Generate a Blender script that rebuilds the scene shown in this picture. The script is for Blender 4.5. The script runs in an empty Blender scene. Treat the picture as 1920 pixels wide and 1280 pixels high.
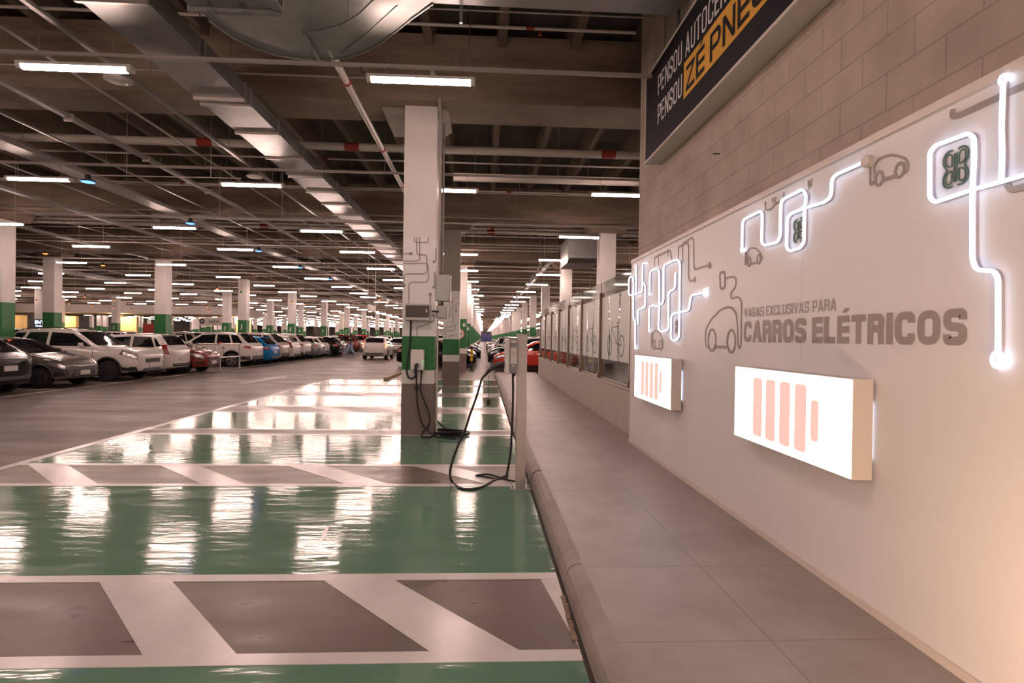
import bpy, math, random
from mathutils import Vector, Matrix
PI = math.pi
sc = bpy.context.scene
COL = sc.collection
random.seed(7)

# ------------------------------------------------------------------ camera
F = 1080.0; EYE = 1.55
def _n(v): return Vector(v).normalized()
_a = _n((905-960, -(633-640), -F))
_x = Vector((1, -.0142, 0)); _x = (_x - _a*_x.dot(_a)).normalized()
_z = _x.cross(_a)
RW = Matrix((_x, _a, _z))                     # camera -> world
def at(px, py, ax, val):                      # point of the photo on the world plane axis = val
    d = RW @ Vector((px-960, -(py-640), -F)); o = Vector((0, 0, EYE))
    return o + d*((val-o[ax])/d[ax])
cam = bpy.data.cameras.new('camera'); camo = bpy.data.objects.new('camera', cam); COL.objects.link(camo)
cam.sensor_width = 36; cam.lens = F/1920*36; cam.clip_start = .05; cam.clip_end = 600
camo.matrix_world = Matrix.Translation((0, 0, EYE)) @ RW.to_4x4()
sc.camera = camo

# ------------------------------------------------------------------ world, exposure, sampling
w = bpy.data.worlds.new('hall'); sc.world = w; w.use_nodes = True
w.node_tree.nodes['Background'].inputs[0].default_value = (.9, .72, .62, 1)
w.node_tree.nodes['Background'].inputs[1].default_value = .0
sc.view_settings.view_transform = 'Standard'; sc.view_settings.look = 'None'
sc.view_settings.gamma = 1; sc.view_settings.use_curve_mapping = False
sc.view_settings.exposure = 0.70
TUBE = (1.0, .715, .625); TUBE_E = 72.0
cy = sc.cycles
cy.use_denoising = True; cy.max_bounces = 5; cy.diffuse_bounces = 3; cy.glossy_bounces = 3
cy.transmission_bounces = 4; cy.transparent_max_bounces = 6; cy.sample_clamp_indirect = 4; cy.sample_clamp_direct = 0
cy.caustics_reflective = False; cy.caustics_refractive = False; cy.use_light_tree = True
try: cy.use_adaptive_sampling = True; cy.adaptive_threshold = .02
except Exception: pass

# ------------------------------------------------------------------ materials
def mat(name, col, rough=.5, metal=0, noise=0, nscale=4, col2=None, emit=None, es=0, spec=None, bump=0, bscale=30, trans=0, alpha=1, coat=0, stretch=None, rvar=0):
    m = bpy.data.materials.new(name); m.use_nodes = True; nt = m.node_tree; b = nt.nodes['Principled BSDF']
    I = b.inputs
    I['Base Color'].default_value = (*col, 1); I['Roughness'].default_value = rough; I['Metallic'].default_value = metal
    if spec is not None: I['Specular IOR Level'].default_value = spec
    if coat: I['Coat Weight'].default_value = coat; I['Coat Roughness'].default_value = .04
    if trans: I['Transmission Weight'].default_value = trans
    if alpha < 1: I['Alpha'].default_value = alpha
    if emit: I['Emission Color'].default_value = (*emit, 1); I['Emission Strength'].default_value = es
    if noise or bump or rvar:
        tc = nt.nodes.new('ShaderNodeNewGeometry'); mp = nt.nodes.new('ShaderNodeMapping')
        nt.links.new(tc.outputs['Position'], mp.inputs[0])
        if stretch: mp.inputs['Scale'].default_value = stretch
    if noise:
        n = nt.nodes.new('ShaderNodeTexNoise'); n.inputs['Scale'].default_value = nscale; n.inputs['Detail'].default_value = 8; n.inputs['Roughness'].default_value = .6
        nt.links.new(mp.outputs[0], n.inputs['Vector'])
        r = nt.nodes.new('ShaderNodeValToRGB'); r.color_ramp.elements[0].position = .28; r.color_ramp.elements[1].position = .74
        c2 = col2 or tuple(c*(1-noise) for c in col)
        r.color_ramp.elements[0].color = (*c2, 1); r.color_ramp.elements[1].color = (*col, 1)
        nt.links.new(n.outputs[0], r.inputs[0]); nt.links.new(r.outputs[0], I['Base Color'])
    if rvar:
        n = nt.nodes.new('ShaderNodeTexNoise'); n.inputs['Scale'].default_value = nscale*1.7; n.inputs['Detail'].default_value = 5
        nt.links.new(mp.outputs[0], n.inputs['Vector'])
        mr = nt.nodes.new('ShaderNodeMapRange'); mr.inputs['From Min'].default_value = .3; mr.inputs['From Max'].default_value = .7
        mr.inputs['To Min'].default_value = rough-rvar; mr.inputs['To Max'].default_value = rough+rvar
        nt.links.new(n.outputs[0], mr.inputs[0]); nt.links.new(mr.outputs[0], I['Roughness'])
    if bump:
        n = nt.nodes.new('ShaderNodeTexNoise'); n.inputs['Scale'].default_value = bscale; n.inputs['Detail'].default_value = 3
        nt.links.new(mp.outputs[0], n.inputs['Vector'])
        bp = nt.nodes.new('ShaderNodeBump'); bp.inputs['Strength'].default_value = bump; bp.inputs['Distance'].default_value = .02
        nt.links.new(n.outputs[0], bp.inputs['Height']); nt.links.new(bp.outputs[0], I['Normal'])
    return m
def blocks(name, col, mortar, bw, bh, ms, rough=.8, axis='YZ', bump=.6, offs=.5, noise=True):
    m = bpy.data.materials.new(name); m.use_nodes = True; nt = m.node_tree; b = nt.nodes['Principled BSDF']
    g = nt.nodes.new('ShaderNodeNewGeometry'); s = nt.nodes.new('ShaderNodeSeparateXYZ'); c = nt.nodes.new('ShaderNodeCombineXYZ')
    nt.links.new(g.outputs['Position'], s.inputs[0]); nt.links.new(s.outputs[axis[0]], c.inputs[0]); nt.links.new(s.outputs[axis[1]], c.inputs[1])
    t = nt.nodes.new('ShaderNodeTexBrick'); nt.links.new(c.outputs[0], t.inputs['Vector'])
    t.inputs['Scale'].default_value = 1; t.inputs['Brick Width'].default_value = bw; t.inputs['Row Height'].default_value = bh
    t.inputs['Mortar Size'].default_value = ms; t.inputs['Mortar Smooth'].default_value = .3; t.offset = offs
    t.inputs['Color1'].default_value = (*col, 1); t.inputs['Color2'].default_value = (*[q*.93 for q in col], 1); t.inputs['Mortar'].default_value = (*mortar, 1)
    n = nt.nodes.new('ShaderNodeTexNoise'); n.inputs['Scale'].default_value = 3; n.inputs['Detail'].default_value = 9; nt.links.new(g.outputs['Position'], n.inputs['Vector'])
    mx = nt.nodes.new('ShaderNodeMixRGB'); mx.blend_type = 'MULTIPLY'; mx.inputs[0].default_value = .45
    r = nt.nodes.new('ShaderNodeValToRGB'); r.color_ramp.elements[0].position = .3; r.color_ramp.elements[0].color = (.55, .5, .46, 1); r.color_ramp.elements[1].position = .65
    nt.links.new(n.outputs[0], r.inputs[0]); nt.links.new(t.outputs['Color'], mx.inputs[1]); nt.links.new(r.outputs[0], mx.inputs[2])
    nt.links.new(mx.outputs[0], b.inputs['Base Color']); b.inputs['Roughness'].default_value = rough
    n2 = nt.nodes.new('ShaderNodeTexNoise'); n2.inputs['Scale'].default_value = 60; n2.inputs['Detail'].default_value = 4; nt.links.new(g.outputs['Position'], n2.inputs['Vector'])
    ma = nt.nodes.new('ShaderNodeMath'); ma.operation = 'MULTIPLY_ADD'; ma.inputs[1].default_value = -1.0
    nt.links.new(t.outputs['Fac'], ma.inputs[0]); 
    mb = nt.nodes.new('ShaderNodeMath'); mb.operation = 'MULTIPLY'; mb.inputs[1].default_value = .5; nt.links.new(n2.outputs[0], mb.inputs[0]); nt.links.new(mb.outputs[0], ma.inputs[2])
    bp = nt.nodes.new('ShaderNodeBump'); bp.inputs['Strength'].default_value = bump; bp.inputs['Distance'].default_value = .01
    nt.links.new(ma.outputs[0], bp.inputs['Height']); nt.links.new(bp.outputs[0], b.inputs['Normal'])
    return m

M = dict(
    floor=mat('worn_concrete_floor', (.132, .102, .088), .42, spec=.3, noise=.3, nscale=.55, col2=(.072, .055, .047), rvar=.10, bump=.06, bscale=5, stretch=(.6, 1.6, 1)),
    hatch=mat('dark_concrete', (.145, .108, .088), .34, spec=.35, noise=.4, nscale=1.6, col2=(.105, .078, .062), rvar=.08, stretch=(.6, 1.8, 1)),
    green=mat('green_epoxy', (.140, .255, .180), .10, spec=.38, noise=.25, nscale=1.2, col2=(.115, .235, .16), bump=.13, bscale=3.0, stretch=(.8, 3.6, 1), rvar=.05),
    line=mat('white_floor_paint', (.72, .68, .66), .22, noise=.15, nscale=3, bump=.05, bscale=5),
    curb=mat('curb_concrete', (.40, .34, .31), .6, noise=.45, nscale=2, bump=.2, bscale=50),
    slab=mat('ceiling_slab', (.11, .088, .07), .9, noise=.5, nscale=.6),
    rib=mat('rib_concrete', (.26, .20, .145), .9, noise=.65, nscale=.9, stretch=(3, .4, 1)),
    beam=mat('beam_concrete', (.30, .225, .165), .9, noise=.6, nscale=.9, col2=(.125, .09, .062), stretch=(.6, 1, 3.0), bump=.2, bscale=8),
    colw=mat('column_white', (.74, .70, .67), .6, noise=.12, nscale=2, bump=.1, bscale=60),
    colraw=mat('column_raw', (.34, .30, .265), .75, noise=.2, nscale=2),
    colg=mat('column_green', (.016, .165, .036), .5, noise=.2, nscale=3, bump=.1, bscale=60),
    colb=mat('column_brown', (.20, .155, .135), .6, noise=.15, nscale=3, bump=.1, bscale=60),
    film=mat('mural_white', (.74, .72, .72), .45),
    grey=mat('mural_print_grey', (.33, .28, .265), .5),
    dgreen=mat('mural_print_green', (.035, .10, .07), .5),
    panel=mat('wall_panel_white', (.78, .75, .76), .38, bump=.02, bscale=90),
    frame=mat('panel_frame', (.70, .62, .57), .4),
    neon=mat('neon_tube', (1, 1, 1), .4, emit=(.70, .80, 1.0), es=2.1),
    neonoff=mat('neon_base', (.55, .5, .55), .4),
    lbox=mat('light_box_face', (1, 1, 1), .3, emit=(1, .95, .93), es=1.35),
    lred=mat('light_box_red', (.3, .1, .08), .3, emit=(.64, .36, .31), es=.92),
    lhouse=mat('light_box_housing', (.66, .60, .55), .45),
    bframe=mat('banner_frame', (.55, .53, .50), .45, noise=.12, nscale=3),
    bblack=mat('banner_black', (.010, .009, .014), .6, spec=.15),
    byel=mat('banner_yellow', (.85, .43, .04), .5),
    bwhite=mat('banner_white', (.85, .82, .80), .5),
    steel=mat('brushed_steel', (.62, .58, .55), .35, metal=.6, noise=.1, nscale=20, stretch=(1, 1, .1)),
    post=mat('painted_post', (.46, .42, .40), .4, metal=.3),
    galv=mat('galvanised_sheet', (.31, .31, .30), .44, metal=.8, noise=.25, nscale=3, rvar=.06),
    galvd=mat('dull_galvanised', (.26, .24, .22), .5, metal=.5, noise=.2, nscale=4),
    pipe=mat('white_pipe', (.60, .54, .49), .4, noise=.12, nscale=3),
    pipered=mat('red_band', (.30, .03, .018), .45),
    conduit=mat('conduit', (.40, .36, .33), .4, metal=.4),
    rod=mat('hanger_rod', (.30, .27, .25), .45, metal=.6),
    tube=mat('lamp_diffuser', (1, 1, 1), .4, emit=TUBE, es=TUBE_E),
    lhous=mat('lamp_housing', (.55, .53, .51), .4),
    lcap=mat('lamp_end_cap', (.7, .68, .64), .2),
    black=mat('black_rubber', (.012, .011, .011), .45),
    charger=mat('charger_white', (.72, .69, .66), .35),
    chgrey=mat('charger_grey', (.22, .22, .24), .4),
    label=mat('charger_label', (.62, .58, .56), .5),
    boxgrey=mat('enclosure_grey', (.42, .42, .41), .4),
    smoke=mat('smoked_cover', (.075, .055, .05), .25),
    boxl=mat('enclosure_light', (.5, .46, .44), .45),
    ledg=mat('green_led', (.1, .8, .2), .4, emit=(.1, 1, .25), es=1.0),
    ledr=mat('red_led', (.9, .1, .03), .4, emit=(1, .13, .03), es=7),
    ledb=mat('blue_led', (.03, .08, .9), .4, emit=(.05, .16, 1), es=5),
    glass=mat('fence_glass', (.75, .85, .82), .03, trans=1.0, spec=.6),
    frost=mat('frosted_film', (.74, .76, .72), .5, alpha=.93),
    bronze=mat('fence_post_metal', (.30, .22, .17), .35, metal=.6),
    lowwall=mat('low_wall_paint', (.50, .43, .38), .6, noise=.15, nscale=3),
    cope=mat('coping', (.48, .42, .37), .5),
    tyre=mat('tyre', (.012, .011, .011), .75),
    wheelm=mat('alloy', (.45, .42, .40), .3, metal=.8),
    wheeld=mat('dark_alloy', (.10, .09, .09), .35, metal=.6),
    well=mat('wheel_well', (.006, .006, .006), .9),
    cglass=mat('car_glass', (.008, .008, .010), .04, spec=.8),
    plastic=mat('car_plastic', (.022, .020, .020), .55),
    hlamp=mat('headlamp', (.45, .44, .43), .10, metal=.7),
    tlamp=mat('taillamp', (.22, .012, .008), .15, coat=.5),
    tlampon=mat('taillamp_lit', (.5, .03, .02), .2, emit=(1, .16, .06), es=3.5),
    plate=mat('number_plate', (.50, .47, .44), .5),
    chrome=mat('chrome', (.75, .72, .7), .12, metal=1),
    kerby=mat('worn_yellow', (.40, .30, .17), .7),
    yellow=mat('bollard_yellow', (.75, .48, .03), .5),
    signw=mat('sign_white', (.62, .57, .54), .5),
    signr=mat('sign_red', (.42, .07, .03), .5),
    signo=mat('sign_orange', (.55, .16, .05), .5),
    signb=mat('sign_backlit', (.8, .85, 1), .4, emit=(.75, .85, 1.0), es=1.6),
    dark=mat('dark_box', (.02, .02, .025), .5),
    blue=mat('blue_panel', (.035, .04, .15), .5),
    redwall=mat('red_wall', (.35, .04, .02), .6),
    cream=mat('lobby_wall', (.62, .48, .32), .6),
    farwall=mat('far_wall', (.50, .45, .42), .8),
    lampw=mat('lobby_downlight', (1, .8, .5), .4, emit=(1, .66, .30), es=14),
    skin=mat('skin', (.42, .24, .16), .6), hair=mat('hair', (.02, .013, .01), .6),
    jeans=mat('light_blue_trousers', (.28, .36, .55), .8), top=mat('black_top', (.015, .013, .015), .8), shoe=mat('shoe', (.6, .5, .45), .6),
    joint=mat('joint', (.05, .04, .035), .8),
    sand=mat('crumbled_mortar', (.42, .30, .22), .9, noise=.5, nscale=40),
)
M['warm'] = mat('added_spot_lens', (1, .8, .5), .4, emit=(1, .72, .45), es=8)
M['wall'] = blocks('painted_block_wall', (.54, .445, .37), (.41, .33, .27), .40, .20, .005)
M['walk'] = blocks('sidewalk_slabs', (.33, .295, .275), (.20, .17, .155), 1.37, .876, .004, rough=.42, axis='XY', bump=.15, offs=0)
def paint(name, c, metal=0, rough=.25): return mat('car_paint_'+name, c, rough, metal=metal, coat=.6 if c[0] > .01 else .1, spec=.5 if c[0] > .01 else .25)
PAINT = dict(black=paint('black', (.002, .002, .002), 0, .2), grey=paint('grey', (.16, .145, .135), .5), white=paint('white', (.60, .56, .53)),
    red=paint('red', (.17, .012, .008)), blue=paint('blue', (.006, .16, .42), .2), silver=paint('silver', (.36, .335, .32), .5),
    slate=paint('slate', (.19, .20, .22), .5), orange=paint('orange', (.52, .035, .012)), wine=paint('wine', (.20, .015, .01)), pearl=paint('pearl', (.48, .43, .40), .2))

# ------------------------------------------------------------------ mesh helpers
class MB:
    def __init__(s): s.v = []; s.f = []; s.m = []
    def add(s, vs, fs, mi=0):
        o = len(s.v); s.v += [tuple(v) for v in vs]; s.f += [tuple(i+o for i in f) for f in fs]; s.m += [mi]*len(fs); return s
    def box(s, x0, x1, y0, y1, z0, z1, mi=0):
        x0, x1 = sorted((x0, x1)); y0, y1 = sorted((y0, y1)); z0, z1 = sorted((z0, z1))
        v = [(x, y, z) for x in (x0, x1) for y in (y0, y1) for z in (z0, z1)]
        return s.add(v, [(0, 1, 3, 2), (4, 6, 7, 5), (0, 4, 5, 1), (2, 3, 7, 6), (0, 2, 6, 4), (1, 5, 7, 3)], mi)
    def bbox(s, x0, x1, y0, y1, z0, z1, b=.01, mi=0):          # box with chamfered edges
        x0, x1 = sorted((x0, x1)); y0, y1 = sorted((y0, y1)); z0, z1 = sorted((z0, z1)); b = min(b, (x1-x0)*.45, (y1-y0)*.45, (z1-z0)*.45)
        X = (x0, x1); Yv = (y0, y1); Zv = (z0, z1); vs = []; idx = {}
        for i in (0, 1):
            for j in (0, 1):
                for k in (0, 1):
                    sx, sy, sz = (b if i == 0 else -b), (b if j == 0 else -b), (b if k == 0 else -b)
                    idx[i, j, k, 'x'] = len(vs); vs.append((X[i], Yv[j]+sy, Zv[k]+sz))
                    idx[i, j, k, 'y'] = len(vs); vs.append((X[i]+sx, Yv[j], Zv[k]+sz))
                    idx[i, j, k, 'z'] = len(vs); vs.append((X[i]+sx, Yv[j]+sy, Zv[k]))
        fs = []
        for i in (0, 1):
            fs.append([idx[i, 0, 0, 'x'], idx[i, 1, 0, 'x'], idx[i, 1, 1, 'x'], idx[i, 0, 1, 'x']])
            fs.append([idx[0, i, 0, 'y'], idx[1, i, 0, 'y'], idx[1, i, 1, 'y'], idx[0, i, 1, 'y']])
            fs.append([idx[0, 0, i, 'z'], idx[1, 0, i, 'z'], idx[1, 1, i, 'z'], idx[0, 1, i, 'z']])
            for j in (0, 1):
                fs.append([idx[i, j, 0, 'x'], idx[i, j, 1, 'x'], idx[i, j, 1, 'y'], idx[i, j, 0, 'y']])
                fs.append([idx[i, 0, j, 'x'], idx[i, 1, j, 'x'], idx[i, 1, j, 'z'], idx[i, 0, j, 'z']])
                fs.append([idx[0, i, j, 'y'], idx[1, i, j, 'y'], idx[1, i, j, 'z'], idx[0, i, j, 'z']])
                for k in (0, 1): fs.append([idx[i, j, k, 'x'], idx[i, j, k, 'y'], idx[i, j, k, 'z']])
        return s.add(vs, fs, mi)
    def prism(s, pts, axis, a, b, mi=0):                      # polygon (2D) extruded along an axis from a to b
        def P(p, t): return {0: (t, p[0], p[1]), 1: (p[0], t, p[1]), 2: (p[0], p[1], t)}[axis]
        n = len(pts); v = [P(p, a) for p in pts]+[P(p, b) for p in pts]
        return s.add(v, [tuple(range(n)), tuple(range(2*n-1, n-1, -1))]+[(i, (i+1) % n, n+(i+1) % n, n+i) for i in range(n)], mi)
    def tube(s, path, r, n=8, closed=False, mi=0):
        path = [Vector(p) for p in path]; L = len(path); rings = []
        up = None
        for i, p in enumerate(path):
            if closed: d = path[(i+1) % L]-path[i-1]
            else: d = path[min(i+1, L-1)]-path[max(i-1, 0)]
            d.normalize()
            if up is None: up = Vector((0, 0, 1)) if abs(d.z) < .9 else Vector((1, 0, 0))
            a = (up-d*up.dot(d)); a = a.normalized() if a.length > 1e-5 else d.orthogonal().normalized(); up = a
            b = d.cross(a); rr = r[i] if isinstance(r, (list, tuple)) else r
            rings.append([p+(a*math.cos(t)+b*math.sin(t))*rr for t in (2*PI*k/n for k in range(n))])
        v = [q for R in rings for q in R]; f = []
        for i in range(L if closed else L-1):
            j = (i+1) % L
            for k in range(n): f.append((i*n+k, i*n+(k+1) % n, j*n+(k+1) % n, j*n+k))
        if not closed: f += [tuple(range(n-1, -1, -1)), tuple((L-1)*n+k for k in range(n))]
        return s.add(v, f, mi)
    def lathe(s, prof, c, axis=2, n=20, mi=0):                # prof: (radius, height) closed ends
        v = []; f = []
        for r, h in prof:
            for k in range(n):
                t = 2*PI*k/n; a, b = r*math.cos(t), r*math.sin(t)
                p = {2: (a, b, h), 1: (a, h, b), 0: (h, a, b)}[axis]; v.append((c[0]+p[0], c[1]+p[1], c[2]+p[2]))
        m_ = len(prof)
        for i in range(m_-1):
            for k in range(n): f.append((i*n+k, i*n+(k+1) % n, (i+1)*n+(k+1) % n, (i+1)*n+k))
        f += [tuple(range(n-1, -1, -1)), tuple((m_-1)*n+k for k in range(n))]
        return s.add(v, f, mi)
    def mesh(s, name, mats, smooth=False):
        me = bpy.data.meshes.new(name); me.from_pydata(s.v, [], s.f)
        for m_ in (mats if isinstance(mats, (list, tuple)) else [mats]): me.materials.append(M[m_] if isinstance(m_, str) else m_)
        if any(s.m): me.polygons.foreach_set('material_index', s.m)
        if smooth:
            me.polygons.foreach_set('use_smooth', [True]*len(me.polygons))
            try: me.set_sharp_from_angle(angle=math.radians(40))
            except Exception: pass
        me.update(); return me
    def build(s, name, mats, parent=None, smooth=False, loc=None):
        return link(name, s.mesh(name, mats, smooth), parent, loc)
def link(name, data, parent=None, loc=None, rz=0):
    o = bpy.data.objects.new(name, data); COL.objects.link(o)
    if parent is not None: o.parent = parent
    if loc is not None: o.location = loc
    if rz: o.rotation_euler.z = rz
    return o
def tag(o, label, cat, group=None, kind=None):
    o['label'] = label; o['category'] = cat
    if group: o['group'] = group
    if kind: o['kind'] = kind
    return o
def empty(name, loc=(0, 0, 0), rz=0):
    o = link(name, None, loc=loc, rz=rz); o.empty_display_size = .1; return o
def dup(o, parent=None, loc=None, rz=None):
    c = o.copy(); COL.objects.link(c)
    if parent is not None: c.parent = parent
    if loc is not None: c.location = loc
    if rz is not None: c.rotation_euler.z = rz
    for ch in o.children:
        dup(ch, c)
    return c
def struct(name, mb, m, label, cat, smooth=False):
    return tag(mb.build(name, m, smooth=smooth), label, cat, kind='structure')
def fillet(pts, r, n=5, closed=False):
    P = [Vector(p) for p in pts]; L = len(P); out = []
    for i, p in enumerate(P):
        if not closed and i in (0, L-1): out.append(p); continue
        a = P[i-1]-p; b = P[(i+1) % L]-p; la, lb = a.length, b.length
        if la < 1e-6 or lb < 1e-6: continue
        d = min(r, la*.45, lb*.45); p0 = p+a/la*d; p1 = p+b/lb*d
        for k in range(n+1):
            t = k/n; out.append(p0*(1-t)**2+p*2*t*(1-t)+p1*t*t)
    return out
def smoothpath(pts, n=6):                                      # Catmull-Rom
    P = [Vector(p) for p in pts]; P = [P[0]*2-P[1]]+P+[P[-1]*2-P[-2]]; out = []
    for i in range(1, len(P)-2):
        for k in range(n):
            t = k/n; out.append(.5*((2*P[i])+(P[i+1]-P[i-1])*t+(2*P[i-1]-5*P[i]+4*P[i+1]-P[i+2])*t*t+(3*P[i]-P[i-1]-3*P[i+1]+P[i+2])*t**3))
    out.append(P[-2]); return out
def ribbon(mb, pts, width, normal, th=.002, closed=False):     # flat printed stroke with a small thickness on a plane
    P = [Vector(p) for p in pts]; N = Vector(normal); L = len(P); v = []; f = []
    for i, p in enumerate(P):
        d = (P[(i+1) % L]-P[i-1]) if closed else (P[min(i+1, L-1)]-P[max(i-1, 0)])
        if d.length < 1e-9: d = Vector((0, 0, 1))
        d.normalize(); s_ = d.cross(N).normalized()*width/2
        v += [p+s_, p-s_, p+s_+N*th, p-s_+N*th]
    for i in range(L if closed else L-1):
        a, b = i*4, ((i+1) % L)*4
        f += [(a+2, a+3, b+3, b+2), (a, a+2, b+2, b), (a+3, a+1, b+1, b+3)]
    mb.add(v, f); return mb
def text_mesh(name, body, m, bold=0.0, depth=.002, shear=0):
    cu = bpy.data.curves.new(name, 'FONT'); cu.body = body; cu.size = 1; cu.offset = bold; cu.extrude = .004; cu.shear = shear; cu.resolution_u = 4
    o = bpy.data.objects.new(name, cu); COL.objects.link(o); bpy.context.view_layer.update()
    me = bpy.data.meshes.new_from_object(o.evaluated_get(bpy.context.evaluated_depsgraph_get())); COL.objects.unlink(o); bpy.data.objects.remove(o)
    me.name = name; me.materials.clear(); me.materials.append(M[m]); return me
GL = {  # heavy grotesque capitals: ('q', x bottom, x top, y0, y1) slanted stems, ('r', x0, x1, y0, y1) bars, ('c', points, radius, closed) curved strokes
}
def glyph(ch, w, t, ht):
    h = t/2; k = ht/2; R_ = []
    q = lambda a, b, y0=0, y1=1: R_.append(('q', a, b, y0, y1)); r = lambda a, b, c, d: R_.append(('r', a, b, c, d)); c = lambda p, rad=.3, cl=False: R_.append(('c', p, rad, cl))
    if ch == 'A': q(0, w/2-h); q(w-t, w/2-h); r(w*.22, w*.78, .20, .20+ht)
    elif ch == 'V': q(w/2-h, 0); q(w/2-h, w-t)
    elif ch == 'X': q(0, w-t); q(w-t, 0)
    elif ch == 'Z': r(0, w, 0, ht); r(0, w, 1-ht, 1); q(0, w-t, ht*.9, 1-ht*.9)
    elif ch == 'N': r(0, t, 0, 1); r(w-t, w, 0, 1); q(w-t, 0)
    elif ch in 'EÉ':
        r(0, t, 0, 1)
        for y in (0, .5-k, 1-ht): r(t, w, y, y+ht)
        if ch == 'É': R_.append(('q', w*.38, w*.62, 1.10, 1.26))
    elif ch == 'L': r(0, t, 0, 1); r(t, w, 0, ht)
    elif ch == 'T': r(w/2-h, w/2+h, 0, 1); r(0, w, 1-ht, 1)
    elif ch == 'I': r(0, t, 0, 1)
    elif ch == 'P': r(0, t, 0, 1); c([(t, 1-k), (w-h, 1-k), (w-h, .42), (t, .42)], .24)
    elif ch == 'R': r(0, t, 0, 1); c([(t, 1-k), (w-h, 1-k), (w-h, .50), (t, .50)], .22); c([(w-h-.03, .46), (w-h-.02, .44), (w-h-.02, .28), (w-h+.01, 0)], .12)
    elif ch == 'U': c([(h, 1), (h, k), (w-h, k), (w-h, 1)], .3)
    elif ch == 'O': c([(h, k), (w-h, k), (w-h, 1-k), (h, 1-k)], .34, True)
    elif ch == 'C': c([(w-h, .66), (w-h, 1-k), (h, 1-k), (h, k), (w-h, k), (w-h, .34)], .30)
    elif ch == 'G': c([(w-h, .68), (w-h, 1-k), (h, 1-k), (h, k), (w-h, k), (w-h, .5-.02)], .30); r(w*.5, w, .5-ht, .5)
    elif ch == 'S': c([(w-h, .70), (w-h, 1-k), (h, 1-k), (h, .5+.02), (w-h, .5-.02), (w-h, k), (h, k), (h, .30)], .22)
    return R_
def block_text(body, w_tot, h_tot, bold=.2, cond=.62, gap=.12, mt='grey', parent=None, org=(0, 0, 0), shear=0, name='lettering', spaces=.28):
    WD = {'I': bold, 'L': .88, 'E': .88, 'É': .88, 'T': .95, 'A': 1.12, 'V': 1.08, 'O': 1.08, 'G': 1.06, 'C': 1.04, 'N': 1.05}
    items = []; x = 0
    for ch in body:
        if ch == ' ': x += spaces; continue
        w = WD.get(ch, 1.0)*cond if ch != 'I' else bold; items.append((ch, x, w)); x += w+gap
    tot = x-gap; ei = 0; m = MB(); sx = w_tot/tot; sz = h_tot; O = Vector(org)
    P = lambda x_, y_: Vector((O.x, O.y-(x_+shear*y_)*sx, O.z+y_*sz))
    for ch, x0, w in items:
        ht = bold*.86*sx/sz if sx > 0 else bold; ht = min(max(ht, bold*.6), bold)
        for e in glyph(ch, w, bold, ht):
            if e[0] == 'r': pts = [(e[1], e[3]), (e[2], e[3]), (e[2], e[4]), (e[1], e[4])]
            elif e[0] == 'q': pts = [(e[1], e[3]), (e[1]+bold, e[3]), (e[2]+bold, e[4]), (e[2], e[4])]
            else:
                pp = [P(x0+p[0], p[1]) for p in e[1]]; ribbon_var(m, fillet(pp, e[2]*sz, 6, closed=e[3]), bold*sx, ht*sz, e[3], ei % 6); ei += 1; continue
            v = [P(x0+p[0], p[1]) for p in pts]; ei += 1; v = [p+Vector((-.0012-.0003*(ei % 6), 0, 0)) for p in v]; m.add(v, [(0, 1, 2, 3)])
    return m.build(name, mt, parent)
def ribbon_var(mb, P, wy, wz, closed, ei=0):                        # stroke on an x = const plane, wy thick across, wz thick in height
    L = len(P); v = []; f = []
    for i, p in enumerate(P):
        d = (P[(i+1) % L]-P[i-1]) if closed else (P[min(i+1, L-1)]-P[max(i-1, 0)])
        if d.length < 1e-9: d = Vector((0, 0, 1))
        d.normalize(); n = Vector((0, -d.z, d.y)); s_ = Vector((0, n.y*wy/2, n.z*wz/2))
        o_ = Vector((-.0012-.0003*ei, 0, 0)); v += [p+s_+o_, p-s_+o_]
    for i in range(L if closed else L-1):
        a, b = i*2, ((i+1) % L)*2; f.append((a, b, b+1, a+1))
    mb.add(v, f)
def place_text(me, org, xdir, zdir, w, h, baseh=None, th=.002):  # bounding box of the text fitted to w x h; origin = lower left
    xs = [v.co.x for v in me.vertices]; ys = [v.co.y for v in me.vertices]; zs = [v.co.z for v in me.vertices]
    x0, x1 = min(xs), max(xs); y0, y1 = min(ys), max(ys); y0 = max(y0, -.03) if baseh else y0
    if baseh: y1 = baseh
    X, Z = Vector(xdir), Vector(zdir); N = X.cross(Z)
    for v in me.vertices:
        c = v.co; v.co = Vector(org)+X*((c.x-x0)/(x1-x0)*w)+Z*((c.y-y0)/(y1-y0)*h)+N*((c.z-min(zs))/(max(zs)-min(zs)+1e-9)*th)
    return me

# ------------------------------------------------------------------ building shell
XL, XR, YB, YF, ZC = -95, 22, -10, 262, 6.5
ROWY = [9.12+8.98*k for k in range(-2, 29)]
struct('floor', MB().box(XL, XR, YB, YF, -.2, 0), 'floor', 'worn brown concrete floor of the car park', 'floor')
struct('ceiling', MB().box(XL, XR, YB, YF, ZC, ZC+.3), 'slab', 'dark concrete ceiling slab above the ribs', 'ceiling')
struct('wall_far', MB().box(XL, XR, YF, YF+.3, 0, ZC), 'farwall', 'distant end wall of the hall', 'wall')
struct('wall_left', MB().box(XL-.3, XL, YB, YF, 0, ZC), 'farwall', 'distant left wall of the hall', 'wall')
struct('wall_back', MB().box(XL, XR, YB-.3, YB, 0, ZC), 'farwall', 'wall behind the camera', 'wall')
struct('wall_outer', MB().box(XR, XR+.3, YB, YF, 0, ZC), 'farwall', 'outer wall beyond the glass fence', 'wall')
struct('wall_right', MB().box(2.15, 2.37, YB, 7.93, 0, ZC), 'wall', 'painted concrete block wall above the white mural panel', 'wall')
struct('wall_low', MB().box(2.17, 2.33, 7.93, 22.2, 0, .80), 'lowwall', 'low beige wall under the glass fence', 'wall')
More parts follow.
